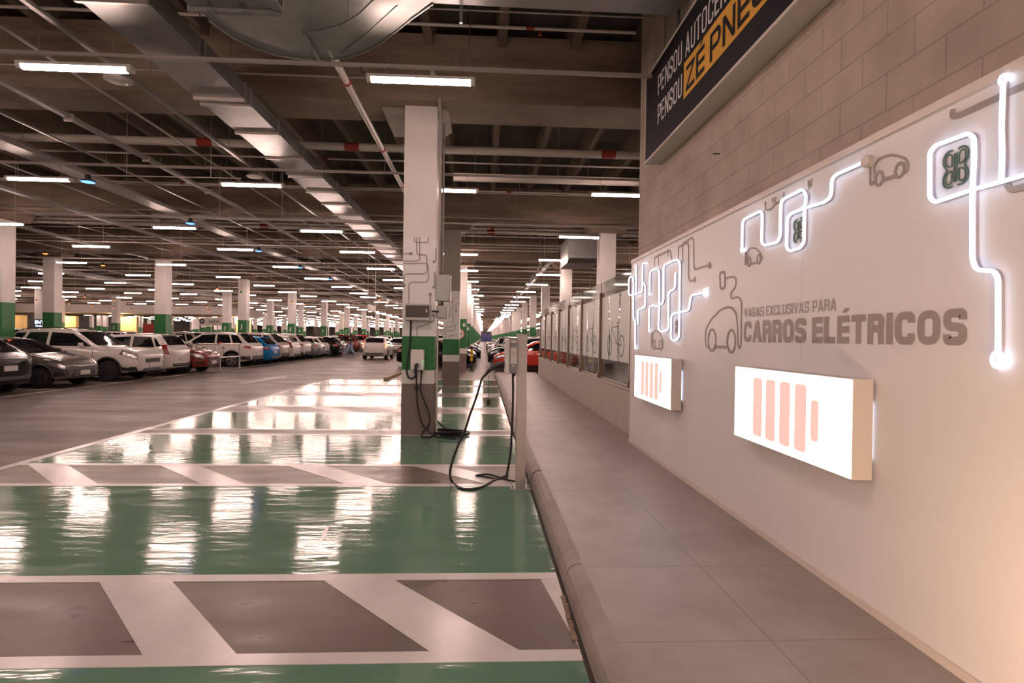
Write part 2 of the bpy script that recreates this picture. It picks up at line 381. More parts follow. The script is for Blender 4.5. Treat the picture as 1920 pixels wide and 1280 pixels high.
struct('trim_coping', MB().bbox(2.15, 2.35, 7.93, 22.22, .80, .83, .008), 'cope', 'thin coping on top of the low beige wall', 'trim')
struct('sidewalk', MB().box(.64, 2.17, YB, 23.6, 0, .15), 'walk', 'raised grey slab sidewalk beside the block wall', 'sidewalk')
# curb stones with rounded nose, several lengths
prof = [(.53, 0), (.535, .07), (.55, .115), (.58, .145), (.62, .152), (.645, .150), (.645, 0)]
ys = [-4.2, -1.6, 1.05, 3.55, 6.05, 6.1, 9.0, 12.0, 15.0, 18.0, 21.0, 23.4]
for i in range(len(ys)-1):
    a, b = ys[i], ys[i+1]
    if b-a < .2: continue
    struct('curb', MB().prism(prof, 1, a+.006, b-.006), 'curb', 'rounded concrete curb stone at the sidewalk edge, length %s from the camera' % ['one behind', 'one', 'two', 'three', 'four', 'five', 'six', 'seven', 'eight', 'nine', 'ten', 'eleven'][i], 'curb', smooth=False)
struct('curb_end', MB().prism([(.55, 23.4), (.62, 23.62), (.9, 23.7), (2.17, 23.7), (2.17, 23.58), (.64, 23.4)], 2, 0, .15), 'curb', 'far end curb of the sidewalk', 'curb')
# crumbled mortar in the gutter
g = MB(); rr = random.Random(3)
for (x, y0, y1) in ((.487, 3.18, 3.42), (.482, 2.92, 3.16)):
    y = y0
    while y < y1:
        l = rr.uniform(.03, .06); g.box(x, x+rr.uniform(.018, .03), y, y+l, 0, rr.uniform(.006, .014)); y += l
tag(g.build('mortar_crumbs', 'sand'), 'pale crumbled mortar lying in the gutter along the curb', 'debris', kind='stuff')
struct('trim_gutter', MB().box(.505, .532, -4, 23.4, 0, .004), 'joint', 'dark dirty gutter joint along the curb', 'trim')

# ribs and beams
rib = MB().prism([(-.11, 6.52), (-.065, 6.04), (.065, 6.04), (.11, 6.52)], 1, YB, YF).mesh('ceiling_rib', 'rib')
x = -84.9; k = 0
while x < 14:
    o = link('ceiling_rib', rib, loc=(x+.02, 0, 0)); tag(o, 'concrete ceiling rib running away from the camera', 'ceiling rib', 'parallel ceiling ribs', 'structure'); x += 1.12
def ordinal(n):
    base = ['first', 'second', 'third', 'fourth', 'fifth', 'sixth', 'seventh', 'eighth', 'ninth', 'tenth', 'eleventh', 'twelfth', 'thirteenth', 'fourteenth', 'fifteenth', 'sixteenth', 'seventeenth', 'eighteenth', 'nineteenth']
    if n <= 19: return base[n-1]
    t = ['twentieth', 'thirtieth', 'fortieth', 'fiftieth'][n//10-2]; u = n % 10
    return t if u == 0 else t[:-4].replace('t', 't')+'ty-'+base[u-1] if False else (['twenty', 'thirty', 'forty', 'fifty'][n//10-2]+('-'+base[u-1]))
bm_ = MB().prism([(-.20, 5.17), (.70, 5.17), (.70, 5.62), (.78, 5.62), (.78, 6.2), (-.20, 6.2)], 0, XL, XR).mesh('beam', 'beam')
for k, y in enumerate(ROWY):
    tag(link('beam', bm_, loc=(0, y, 0)), 'wide stained concrete cross beam, %s beam from the camera' % (ordinal(k-1) if k > 1 else 'behind the camera'), 'beam', kind='structure')

# ------------------------------------------------------------------ painted floor of the charging bays
def poly(mb, pts, z=.004): mb.prism([(p[0], p[1]) for p in pts], 2, .0005, z)
XG0, XG1 = -5.33, .505
bays = []
for base in (-8.98, 0, 8.98):
    bays += [(base+.64, base+2.74), (base+3.78, base+5.99), (base+7.02, base+9.07)]
bays = [b for b in bays if b[1] > -3]+[(18.6, 20.75)]
for i, (a, b) in enumerate(bays):
    m = MB(); poly(m, [(XG0, a), (XG1, a), (XG1, b), (XG0, b)])
    struct('floor_marking_green', m, 'green', 'glossy green painted charging bay number %s from the camera' % i if False else 'glossy green painted charging bay, %s along the curb' % ordinal(i+1), 'bay paint')
gaps = []
for base in (-8.98, 0, 8.98): gaps += [(base+2.84, base+3.68, 1), (base+6.09, base+6.92, 2), (base+9.17, base+9.54, 0)]
gaps = [q for q in gaps if q[1] > -3]
for i, (a, b, diag) in enumerate(gaps):
    m = MB(); poly(m, [(XG0, a), (XG1, a), (XG1, b), (XG0, b)], .003)
    struct('floor_marking_gap', m, 'hatch', 'bare brown strip between green bays, %s along the curb' % ordinal(i+1), 'floor strip')
    m = MB()
    for (c, d) in ((a-.1, a), (b, b+.1)):
        poly(m, [(XG0, c), (XG1, c), (XG1, d), (XG0, d)], .006)
    if diag:
        x0 = -2.348 if diag == 1 else -5.217
        sh = .74 if diag == 1 else .86
        per = 1.37 if x0 > -3 else 1.475
        xx = x0-per*4
        while xx < .6:
            P = [(xx, b), (xx+.44, b), (xx+.44+sh, a), (xx+sh, a)]
            P = [(min(max(p[0], XG0), XG1), p[1]) for p in P]
            if max(p[0] for p in P)-min(p[0] for p in P) > .1: poly(m, P, .0055)
            xx += per
    struct('floor_marking_line', m, 'line', 'white lines and diagonals around the bare strip, %s along the curb' % ordinal(i+1), 'floor marking')
m = MB(); poly(m, [(XG0-.12, -4), (XG0, -4), (XG0, 20.8), (XG0-.12, 20.8)], .0065)
struct('floor_marking_line', m, 'line', 'long white line between the green bays and the driving lane', 'floor marking')
m = MB(); poly(m, [(-11.30, 6), (-11.2, 6), (-11.1, 60), (-11.2, 60)]); struct('floor_marking_line', m, 'pipe', 'thin pale line along the row of parked cars', 'floor marking')
for y in (16, 18.4, 20.8, 25.1, 27.4):
    m = MB(); poly(m, [(-16, y), (-11.3, y), (-11.3, y+.08), (-16, y+.08)]); struct('floor_marking_line', m, 'pipe', 'pale bay divider under the parked cars', 'floor marking')
m = MB(); poly(m, [(-7.75, 18.7), (-7.5, 18.7), (-7.35, 21.2), (-7.1, 21.2), (-7.35, 22.4), (-7.8, 21.2), (-7.6, 21.2)]); struct('floor_marking_arrow', m, 'line', 'white direction arrow on the driving lane', 'floor marking')
m = MB(); poly(m, [tuple(at(x_, y_, 2, 0))[:2] for x_, y_ in ((618, 985), (612, 1004), (598, 1022), (592, 1028), (604, 1010), (606, 996))], .0055); struct('floor_marking_scrape', m, 'line', 'pale pointed scrape in the second green bay', 'floor mark')
for (a, b) in ((21.3, 21.42), (22.6, 22.7)):
    m = MB(); poly(m, [(-5, a), (.5, a), (.5, b), (-5, b)]); struct('floor_marking_line', m, 'pipe', 'faint white cross line behind the last green bay, %s' % ('nearer' if a < 22 else 'farther'), 'floor marking')
ws = MB().bbox(-3.5, -3.35, 20.6, 24.3, 0, .10, .02); tag(ws.build('wheel_stop', 'kerby'), 'low yellowish wheel stop on the floor behind the main pillar', 'wheel stop')

# ------------------------------------------------------------------ columns
def column(x, y, gtop=2.42, w=.51, d=.5, txt=None, corbel=True, ztop=5.17, bands=None, x1=None):
    o = empty('pillar', (x, y, 0))
    bands = bands or [(0, .80, 'colb'), (.80, 1.04, 'colw'), (1.04, gtop, 'colg'), (gtop, ztop, 'colw')]
    names = {'colb': 'base_band', 'colw': 'white_band', 'colg': 'green_band', 'colraw': 'shaft', 'film': 'mural_wrap'}
    for (a, b, mn) in bands:
        MB().box(-w/2, w/2, 0, d, a, b).build(names[mn] if not (mn == 'colw' and b > 3) else 'shaft', mn, o)
    if corbel:
        MB().prism([(-.66, 5.17), (-.72, 5.6), (.72, 5.6), (.66, 5.17), (.5, 4.92), (-.5, 4.92)], 1, -.02, d+.25).build('capital', 'beam', o)
    return o
cache = {}
def place_column(x, y, label, key='std', **kw):
    if key in cache and 'txt' not in kw:
        o = dup(cache[key], loc=(x, y, 0))
    else:
        o = column(x, y, **kw)
        if 'txt' not in kw: cache[key] = o
    return tag(o, label, 'pillar', 'painted concrete pillars', 'structure')
main = column(-1.01, 9.12, bands=[(0, .814, 'colb'), (.814, 1.028, 'colw'), (1.028, 1.56, 'colg'), (1.56, 3.093, 'film'), (3.093, 5.17, 'colw')], corbel=False)
MB().prism([(-.68, 5.5), (-.68, 5.25), (-.58, 5.05), (.25, 5.05), (.42, 5.15), (.42, 5.5)], 1, .1, 1.1).build('capital', 'colraw', main)
tag(main, 'nearest pillar, with green band, grey circuit mural and car charger', 'pillar', kind='structure')
c2 = column(-.99, 18.1, bands=[(0, .79, 'colb'), (.79, 1.0, 'colw'), (1.0, 1.49, 'colg'), (1.49, 3.0, 'film'), (3.0, 5.17, 'colraw')])
tag(c2, 'second pillar behind the charger pillar, brownish shaft over a violet grey mural', 'pillar', kind='structure')
LN = [('front line beside the charging bays', -1.01), ('line just beyond the glass fence', 3.93), ('line behind the first parked cars', -14.72), ('second line behind the first parked cars', -19.63),
      ('third line across', -33.4), ('fourth line across', -38.3), ('fifth line across', -52.1), ('sixth line across', -57.0), ('seventh line across', -70.8)]
colposts = {}
for r, y in enumerate(ROWY):
    if r < 1: continue
    for li, (ln, x) in enumerate(LN):
        if li == 0 and r in (2, 3): continue
        if li == 1 and r < 3: continue
        if y < 17 and li > 1: continue
        if abs(x)/y > 1.05: continue
        if li > 3 and y > 175: continue
        o = place_column(x, y, '%s pillar with green band, row %s back, %s' % ('white', ordinal(r-1) if r > 1 else 'behind the camera', ln), key='std', gtop=2.42)
        colposts[li, r] = o

# a few pillars stand apart from the grid, with pipes strapped to them
o = place_column(-23.0, 27.2, 'white pillar with three vertical pipes strapped to it, far left', key='pip', txt=1)
p = MB()
for dx in (-.18, -.05, .2): p.tube([(dx, -.05, 1.2), (dx, -.05, 5.6)], .035)
p.build('pipe', 'conduit', o)
MB().box(-.2, -.05, -.02, 0, 1.55, 1.85).build('orange_sign', 'signo', o); MB().box(.0, .15, -.02, 0, 1.55, 1.85).build('orange_sign', 'signo', o)

# numbers on green bands
def numtext(body, parent, lx, lz, h, w):
    me = place_text(text_mesh('lettering', body, 'bwhite', .01), (lx, -.004, lz), (1, 0, 0), (0, 0, 1), w, h)
    o = link('lettering', me, parent); return me
for (li, r, body) in ((0, 4, 'J 6'), (0, 5, '6')):
    p = colposts.get((li, r))
    if p: numtext(body, p, -.15 if body != '6' else .02, 2.0, .24, .36 if body != '6' else .14)
jm = None
for key, p in colposts.items():
    if key[0] in (2, 3, 4) and 5 <= key[1] <= 12:
        if jm is None: jm = numtext('J', p, -.12, 1.85, .3, .13)
        else: link('lettering', jm, p)
# round no-entry style disc on the J 6 pillar
p = colposts[0, 4]
sg = empty('road_sign', (p.location.x-.1, p.location.y-.03, 1.72))
MB().lathe([(.26, 0), (.26, .012)], (0, 0, 0), axis=1, n=28).build('rim', 'signr', sg)
MB().lathe([(.225, -.004), (.225, .003)], (0, 0, 0), axis=1, n=28).build('face', 'signw', sg)
MB().box(-.15, .15, -.008, -.002, -.018, .018).build('bar', 'dark', sg)
tag(sg, 'round white sign with red rim and dark bar on the pillar numbered 6', 'sign')

# circuit mural strokes on the nearest pillar and the second one
def pxY(px, py, Y): return at(px, py, 1, Y)
def mural(strokes, dots, f, Y, parent, wd, r, dr):
    m = MB(); base = Vector(parent.location)
    for st in strokes:
        pts = [pxY(*f(*p), Y)-base for p in st]
        pts = [Vector((min(max(q.x, -.255), .255), -.004, q.z)) for q in pts]
        ribbon(m, fillet(pts, r), wd, (0, -1, 0))
    for d in dots:
        q = pxY(*f(*d), Y)-base; m.lathe([(dr, -.006), (dr, -.003)], (min(q.x, .23), 0, q.z), axis=1, n=16)
    m.build('mural_print', 'grey', parent)
f4 = lambda x, y: (720+x/6.4, 400+y/6.4)
mural([[(365, 290), (365, 348), (530, 348), (532, 290)], [(393, 290), (393, 497), (515, 497), (515, 725), (240, 725), (238, 860)],
       [(428, 290), (428, 572), (228, 572)], [(228, 600), (532, 600), (532, 825), (300, 825), (300, 1080)], [(228, 483), (325, 483)], [(555, 970), (555, 1085)],
       [(628, 420), (622, 580)], [(630, 705), (605, 705), (605, 880)], [(606, 1225), (606, 1290), (445, 1355), (395, 1355), (395, 1470)]],
      [(325, 483), (240, 865), (555, 970), (612, 580), (605, 885), (606, 1222)], f4, 9.12, main, .018, .06, .024)
f5 = lambda x, y: (780+x/8, 600+y/8)
mural([[(555, -330), (555, 100), (440, 105), (440, 265)], [(585, 85), (585, 155), (455, 155)], [(490, 270), (495, 235), (625, 235)], [(600, -130), (600, -250), (660, -255)], [(430, -60), (520, -60), (520, -200)], [(630, -330), (630, -440), (600, -440), (600, -520)]],
      [(585, 85), (600, -130)], f5, 18.1, c2, .018, .08, .026)

# ------------------------------------------------------------------ mural panel on the block wall
PX = 2.03
panel = empty('mural_panel', (0, 0, 0))
MB().box(PX, 2.148, -4, 7.80, .19, 2.60).build('board', 'panel', panel)
fr = MB()
fr.box(PX-.012, 2.148, -4, 7.82, 2.60, 2.64); fr.box(PX-.012, 2.148, -4, 7.82, .15, .19); fr.box(PX-.004, 2.148, 7.80, 7.82, .19, 2.60)
fr.build('edge_trim', 'frame', panel)
for y in (6.5, 3.58, 1.2): MB().box(PX-.0006, PX, y, y+.003, .19, 2.6).build('seam', 'lhouse', panel)
tag(panel, 'large white wall panel with printed electric car drawings and lettering', 'wall panel')
def P2(px, py, X=PX): return at(px, py, 0, X)
f6 = lambda x, y: (1140+x/4.922, 420+y/4.922)
f7 = lambda x, y: (1360+x/4.571, 240+y/4.571)
f8 = lambda x, y: (1640+x/2.065, 100+y/2.065)
def onp(f, pts, X=PX-.002):
    return [Vector((X, q.y, q.z)) for q in (P2(*f(*p)) for p in pts)]
NX = (-1, 0, 0)
def prt(name, f, strokes, wd, r=.03, mt='grey', closed=()):
    m = MB()
    for i, st in enumerate(strokes): ribbon(m, fillet(onp(f, st), r, closed=i in closed), wd, NX, .002, closed=i in closed)
    return m
def ell(f, cx, cy, rx, ry, n=28):
    c = P2(*f(cx, cy)); a = abs(P2(*f(cx+rx, cy)).y-c.y); b = abs(P2(*f(cx, cy+ry)).z-c.z); sl = P2(*f(cx+rx, cy)).z-c.z
    return [Vector((PX-.002, c.y-a*math.cos(t), c.z+b*math.sin(t))) for t in (2*PI*k/n for k in range(n))]
def icon(f, outline, wheels, bar, extra, wd):
    m = prt('', f, outline, wd)
    for wv in wheels: ribbon(m, ell(f, *wv), wd*1.15, NX, .003, closed=True)
    m2 = prt('', f, bar, wd*1.6); m.v += []; m.add(m2.v, m2.f)
    if extra:
        m3 = prt('', f, extra, wd*1.3, closed=(0,)); m.add(m3.v, m3.f)
    m.build('car_drawing', 'grey', panel)
icon(f6, [[(935, 1143), (905, 1130), (898, 1060), (905, 965), (955, 875), (1040, 790), (1105, 765), (1150, 775), (1185, 830), (1197, 950), (1200, 1110), (1214, 1150), (1228, 1110), (1234, 760), (1225, 690), (1195, 672), (1140, 690), (1130, 640), (1180, 575), (1182, 495), (1150, 485), (1088, 500)]],
     [(960, 1070, 36, 98), (1138, 1080, 38, 103)], [[(992, 1132), (1102, 1137)]], [[(1032, 450), (1080, 440), (1080, 585), (1038, 600)]], .017)
icon(f6, [[(400, 1145), (400, 1000), (412, 985), (412, 1110)], [(412, 1110), (414, 1010), (440, 978), (475, 1000), (508, 1065), (510, 1140), (495, 1150)]], [(427, 1112, 12, 42), (488, 1117, 13, 45)], [[(437, 1148), (478, 1150)]], None, .012)
icon(f7, [[(172, 1060), (172, 1170), (180, 1170), (182, 1060)], [(190, 1130), (190, 1060), (215, 1025), (265, 1030), (310, 1080), (315, 1120), (295, 1155)]], [(205, 1145, 13, 37), (289, 1122, 15, 38)], [[(219, 1163), (275, 1150)]], None, .010)
icon(f7, [[(1245, 330), (1245, 475), (1255, 490), (1268, 475), (1270, 450)], [(1285, 445), (1278, 330), (1320, 262), (1420, 228), (1490, 243), (1550, 262), (1573, 310), (1562, 370), (1535, 385)]], [(1320, 432, 32, 57), (1497, 360, 37, 60)], [[(1352, 447), (1462, 410)]], None, .012)
m = prt('', f6, [[(430, 390), (430, 310), (575, 240), (590, 330)], [(465, 270), (465, 380)], [(555, 232), (555, 300)], [(650, 320), (650, 215), (735, 172), (745, 200), (745, 500), (760, 528), (800, 515)], [(690, 360), (690, 180), (780, 125), (792, 150), (792, 395), (805, 420), (935, 378)]], .02)
m.lathe([(.028, -.004), (.028, -.001)], onp(f6, [(938, 378)])[0], axis=0, n=16); m.lathe([(.028, -.004), (.028, -.001)], onp(f6, [(802, 513)])[0], axis=0, n=16)
m.build('circuit_print', 'grey', panel)
m = prt('', f7, [[(345, 630), (345, 705)], [(350, 702), (400, 695), (430, 645), (480, 632), (504, 600), (504, 550)], [(408, 597), (412, 640)], [(432, 590), (427, 640)], [(715, 450), (718, 510)], [(743, 437), (738, 490), (715, 525)]], .014); m.build('circuit_print', 'grey', panel)
m = prt('', f8, [[(305, 215), (300, 245), (330, 240), (578, 125), (760, 60)], [(512, 505), (530, 528), (578, 518), (700, 470)]], .026, r=.06); m.build('circuit_print', 'grey', panel)
# lettering
def wtext(body, y0, y1, z0, z1, mt, bold, parent, X=PX, name='lettering', capz=None, shear=0):
    me = text_mesh(name, body, mt, bold, shear=shear)
    # baseline to cap height of the built-in font: measured on a plain word
    place_text(me, (X-.0005, y0, z0), (0, -1, 0), (0, 0, 1), y0-y1, z1-z0, baseh=capz)
    for v in me.vertices:                                            # raised towards the room
        pass
    return link(name, me, parent)
block_text('VAGAS EXCLUSIVAS PARA', 4.38-3.215, .070, .115, .50, .10, 'grey', panel, (PX-.0003, 4.38, 1.736))
block_text('CARROS ELÉTRICOS', 4.387-2.316, .158, .245, .70, .085, 'grey', panel, (PX-.0003, 4.387, 1.546))
# clover logo: two mirrored double-lined threes
def logo(yc, zc, wd, ht, mt):
    m = MB(); a = wd/2; b = ht/2
    for s in (-1, 1):
        outer = [(.08, 1), (.55, 1), (.98, .82), (.98, .25), (.72, 0), (.98, -.25), (.98, -.82), (.55, -1), (.08, -1)]
        outer = [(.18, .93), (.6, .97), (.95, .75), (.97, .3), (.62, .0), (.97, -.3), (.95, -.75), (.6, -.97), (.18, -.93)]
        for sc_, wdt in ((1, .07),):
            ribbon(m, fillet([Vector((PX-.002, yc-s*p[0]*a, zc+p[1]*b)) for p in outer], .05), wd*.055, NX)
        for t in (1, -1):
            ring = [(.28, .12), (.28, .66), (.42, .78), (.62, .78), (.76, .66), (.76, .34), (.62, .18), (.42, .12)]
            ribbon(m, fillet([Vector((PX-.002, yc-s*p[0]*a, zc+t*p[1]*b)) for p in ring], .03, closed=True), wd*.05, NX, closed=True)
        ribbon(m, [Vector((PX-.002, yc-s*.09*a, zc+.75*b)), Vector((PX-.002, yc-s*.09*a, zc-.75*b))], wd*.05, NX)
    m.build('clover_logo', mt, panel)
logo(2.39, 2.314, .138, .167, 'dgreen'); logo(3.623, 2.272, .128, .158, 'dgreen')
q = onp(f6, [(640, 945)])[0]; logo(q.y, q.z, .10, .15, 'grey')

# neon strips standing on the panel
def neon(name, f, strokes, rings, label, rad=.011, extra=None):
    o = empty(name, tuple(onp(f, [strokes[0][0]])[0])); base = Vector(o.location); t = MB(); b = MB()
    for st in strokes:
        P = fillet(onp(f, st, PX-.022), .05, 5)
        t.tube([p-base for p in P], rad, 8); ribbon(b, [Vector((PX-.001, p.y, p.z))-base for p in P], rad*1.6, NX, .012)
    for (c, r) in rings:
        q = onp(f, [c], PX-.022)[0]-base
        t.tube([q+Vector((0, r*math.cos(a), r*1.15*math.sin(a))) for a in (2*PI*k/16 for k in range(16))], rad*.8, 6, closed=True)
    t.build('light_tube', 'neon', o, smooth=True); b.build('mounting_strip', 'neonoff', o)
    if extra: extra(o, base)
    return tag(o, label, 'neon light', 'bluish white neon circuit lines on the panel')
neon('neon_strip', f6, [[(247, 545), (247, 495), (225, 480), (205, 505), (205, 655), (240, 655), (330, 625), (333, 360), (380, 362)], [(272, 378), (272, 650)],
      [(345, 540), (358, 570), (358, 765), (290, 790), (290, 925)], [(247, 560), (247, 880), (265, 890), (265, 1140)]], [((265, 1135), .02)], 'neon lines forming the leftmost tangle above the small light box', .0075)
neon('neon_strip', f6, [[(398, 640), (403, 435), (472, 408), (490, 440), (490, 740), (480, 960), (500, 990), (560, 985), (574, 950), (574, 630), (635, 595), (640, 450)],
      [(395, 980), (395, 765), (440, 745), (458, 760), (515, 735), (530, 700), (530, 380), (655, 325), (682, 350), (674, 1045), (645, 1075), (610, 1072), (595, 1045), (600, 840), (640, 820), (765, 797), (782, 660), (905, 632)]],
     [((912, 632), .026), ((398, 640), .015), ((395, 980), .015)], 'looping neon lines that end in a small ring near the plug drawing', .0075)
neon('neon_strip', f7, [[(165, 1030), (168, 790), (325, 712), (340, 735), (335, 985), (360, 1005), (470, 980), (495, 930), (500, 620), (690, 525), (718, 570), (717, 640), (690, 695), (585, 735), (555, 775), (550, 1030), (580, 1055), (665, 1030), (700, 985), (705, 700)],
     [(700, 690), (880, 635), (935, 590), (942, 440), (975, 402), (1215, 295)]], [((165, 1040), .016)], 'neon line around the middle clover logo, rising to a round fitting', .008)
neon('neon_strip', f8, [[(385, 531), (375, 535), (250, 577), (230, 558), (230, 385), (250, 358), (380, 310), (402, 325), (404, 400), (397, 528), (397, 800), (412, 838), (482, 843), (497, 870), (497, 1160)], [(397, 528), (500, 500), (578, 478), (760, 420)]],
     [((497, 1186), .026)], 'large neon line framing the right clover logo and dropping to a ring', .0085)
neon('neon_strip', f8, [[(517, 110), (510, 300), (514, 380), (510, 492)]], [((517, 102), .014)], 'short vertical neon line at the top right of the panel', .008)
q = onp(f7, [(1240, 286)], PX)[0]; b = MB().lathe([(.032, -.03), (.032, 0)], q, axis=0, n=20); o = b.build('cap_fitting', 'lhouse'); tag(o, 'small round brown cap where the middle neon line ends', 'wall fitting')

# light boxes
def lightbox(y0, y1, label):
    o = empty('light_box', (2.03, (y0+y1)/2, .845)); L = (y1-y0)/2; X0 = 1.905-2.03
    MB().box(X0, -.018, -L, L, 0, .52).build('housing', 'lhouse', o)
    MB().bbox(X0-.006, X0, -L+.004, L-.004, .004, .516, .002).build('face', 'lbox', o)
    MB().box(-.018, 0, -L+.08, L-.08, .1, .42).build('wall_bracket', 'lampw' if False else 'lhouse', o)
    for (a, b, c, d) in ((.302, .427, .055, .455), (.480, .602, .055, .455), (.660, .782, .055, .455), (.838, .960, .055, .455), (1.011, 1.084, .14, .375)):
        P = fillet([(0, L-a, c), (0, L-b, c), (0, L-b, d), (0, L-a, d)], .028, 5, closed=True)
        MB().prism([(p.y, p.z) for p in P], 0, X0-.0085, X0-.006).build('battery_bar', 'lred', o)
    MB().tube([(-.008, -L+.1, .43), (-.008, L-.1, .43)], .006, 6).build('back_light', 'neon', o)
    MB().tube([(-.008, -L+.03, .1), (-.008, -L+.03, .40)], .003, 6).build('back_light', 'neon', o)
    return tag(o, label, 'light box', 'battery light boxes on the panel')
lightbox(2.865, 4.24, 'nearer and larger looking backlit box with five salmon battery bars')
lightbox(5.72, 7.095, 'farther backlit box with salmon battery bars, beside the low wall')

lightbox(.02, 1.395, 'third backlit battery box on the panel, beside the camera')
o = empty('added_spotlight', (1.35, .9, .15)); MB().bbox(-.10, .10, -.10, .10, 0, .10, .02).build('housing', 'lhouse', o); MB().box(-.08, .08, -.08, .08, .10, .105).build('lens', 'warm', o)  # added out-of-view spotlight, put in for the warm glow low on the panel
l = bpy.data.lights.new('added_spot_light', 'AREA'); l.energy = 27; l.color = (1, .66, .40); l.size = .24
ll = link('added_spot_light', l, o, (-.02, 0, .13)); ll.rotation_euler = Vector((-.55, -.75, -.45)).to_track_quat('Z', 'Y').to_euler(); tag(o, 'added low warm spotlight out of view beside the camera, for the panel glow', 'spotlight')

# ------------------------------------------------------------------ banner
bn = empty('advert_banner', (2.15, 6.95, 3.69))
def bx(m, x0, x1, y0, y1, z0, z1): return m.box(x0-2.15, x1-2.15, y0-6.95, y1-6.95, z0-3.69, z1-3.69)
fb = MB(); bx(fb, 1.95, 2.15, 0, 6.95, 3.69, 4.735); fb.build('frame', 'bframe', bn)
fb = MB()
for (y0, y1, z0, z1) in ((0, 6.95, 3.69, 3.715), (0, 6.95, 4.71, 4.735), (6.925, 6.95, 3.715, 4.71)): bx(fb, 1.94, 1.95, y0, y1, z0, z1)
fb.build('edge_trim', 'lhouse', bn)
fb = MB(); bx(fb, 1.946, 1.9502, 0, 6.925, 3.715, 4.71); fb.build('face', 'bblack', bn)
fb = MB(); bx(fb, 1.943, 1.946, 3.55, 5.60, 3.925, 4.275); fb.build('yellow_band', 'byel', bn)
def btext(body, y0, y1, z0, z1, mt, X, bold):
    me = text_mesh('lettering', body, mt, bold); place_text(me, (X-2.15, y0-6.95, z0-3.69), (0, -1, 0), (0, 0, 1), y0-y1, z1-z0); link('lettering', me, bn)
def btx(body, y0, y1, z0, z1, mt, X, bold, cond=.5, gap=.11): block_text(body, y0-y1, z1-z0, bold, cond, gap, mt, bn, (X-2.15, y0-6.95, z0-3.69))
btx('PENSOU', 6.455, 5.665, 4.32, 4.54, 'bwhite', 1.9457, .13); btx('AUTOCENTER', 5.57, 4.22, 4.32, 4.54, 'bwhite', 1.9457, .13)
btx('PENSOU', 6.445, 5.65, 3.985, 4.205, 'bwhite', 1.9457, .13); btx('ZÉ PNEUS', 5.53, 3.66, 3.965, 4.21, 'bblack', 1.9427, .17, .74, .13)
tag(bn, 'black tyre shop banner with white and yellow lettering high on the block wall', 'banner')
m = MB().tube([(2.09, 5.2, 3.27), (2.15, 5.2, 3.27)], .006, 6); tag(m.build('wall_bolt', 'dark'), 'small dark bolt sticking out of the block wall below the banner', 'bolt')

# ------------------------------------------------------------------ charging post and chargers
PY = 5.88
post = empty('charging_post', (.407, PY+.05, 0))
MB().bbox(-.05, .05, -.05, .05, .015, 1.585, .004).build('shaft', 'post', post)
MB().bbox(-.052, .052, -.052, .052, 1.585, 1.595, .003).build('top_cap', 'post', post)
MB().box(-.10, .10, -.08, .08, 0, .015).build('base_plate', 'steel', post)
for sx in (-.08, .08):
    for sy in (-.06, .06): MB().lathe([(.010, .015), (.010, .04), (.004, .042)], (sx, sy, 0), n=8).build('anchor_bolt', 'chrome', post)
tag(post, 'square metal charging post beside the curb', 'post')
ch = empty('wall_charger', (.357, PY+.05, 1.19))
MB().bbox(-.082, 0, -.098, .098, 0, .35, .012).build('back_housing', 'chgrey', ch)
MB().bbox(-.128, -.080, -.100, .100, -.006, .356, .014).build('front_cover', 'charger', ch)
MB().box(-.072, -.008, -.0995, -.098, .10, .265).build('rating_label', 'label', ch)
m = MB()
for i, z in enumerate((.205, .188)):
    for k in range(6): m.box(-.06+k*.0075, -.055+k*.0075, -.1005, -.0995, z, z+.009)
m.build('label_print', 'grey', ch)
m = MB().box(-.066, -.050, -.1005, -.0995, .247, .253); m.build('red_mark', 'signr', ch)
MB().bbox(-.07, -.02, -.0995, -.098, .315, .335, .0005).build('top_label', 'label', ch)
MB().box(-.06, -.028, -.0995, -.098, .076, .086).build('white_mark', 'label', ch)
for k in range(3): MB().lathe([(.003, -.1012), (.003, -.0995)], (-.105, 0, .115+k*.02), axis=1, n=8).build('status_led', 'ledg', ch)
MB().lathe([(.018, -.03), (.02, .0)], (-.03, 0, 0), n=12).build('cable_gland', 'black', ch)
# plug parked in its socket, handle dropping to the left
hp = [at(948, 683, 1, PY+.03), at(938, 683, 1, PY+.03), at(926, 688, 1, PY+.03), at(917, 695, 1, PY+.03), at(911, 702, 1, PY+.03)]
hp = [p-Vector(ch.location) for p in hp]
MB().tube(smoothpath(hp, 5), [.030]*3+[.029, .028, .027, .026, .026, .026, .025, .025, .024, .023, .022, .021, .020, .018, .016, .015, .014, .013][:18], 12).build('plug_handle', 'black', ch, smooth=True)
tag(ch, 'white and grey car charger mounted on the charging post', 'car charger')
cp = [at(x, y, 1, PY+.03) for x, y in ((911, 702), (903, 712), (893, 745), (882, 775), (871, 808), (860, 832), (849, 862), (844, 885))]
cp += [Vector((at(x, y, 2, .014).x, min(at(x, y, 2, .014).y, 6.4), .014)) for x, y in ((847, 902), (862, 914), (883, 917), (905, 912), (925, 901), (948, 892))]
cp += [at(x, y, 2, .05) for x, y in ((952, 893),)]
cable = MB().tube(smoothpath(cp, 6), .0125, 8).build('charging_cable', 'black', smooth=True)
tag(cable, 'long black cable looping from the post charger plug to the floor', 'cable')
cp = [at(961.5, 702, 1, PY+.05), at(962, 740, 1, PY+.05), at(960, 800, 1, PY+.06), at(957, 850, 1, PY+.08), at(951, 885, 1, PY+.12), at(948, 897, 2, .02), at(930, 897, 2, .014), at(905, 893, 2, .014), at(893, 891, 2, .014), at(915, 889, 2, .014), at(935, 894, 2, .016), at(950, 899, 2, .014), at(966, 902, 2, .014)]
tag(MB().tube(smoothpath(cp, 6), .0115, 8).build('charging_cable', 'black', smooth=True), 'black cable hanging straight down beside the post and bunched at its foot', 'cable')
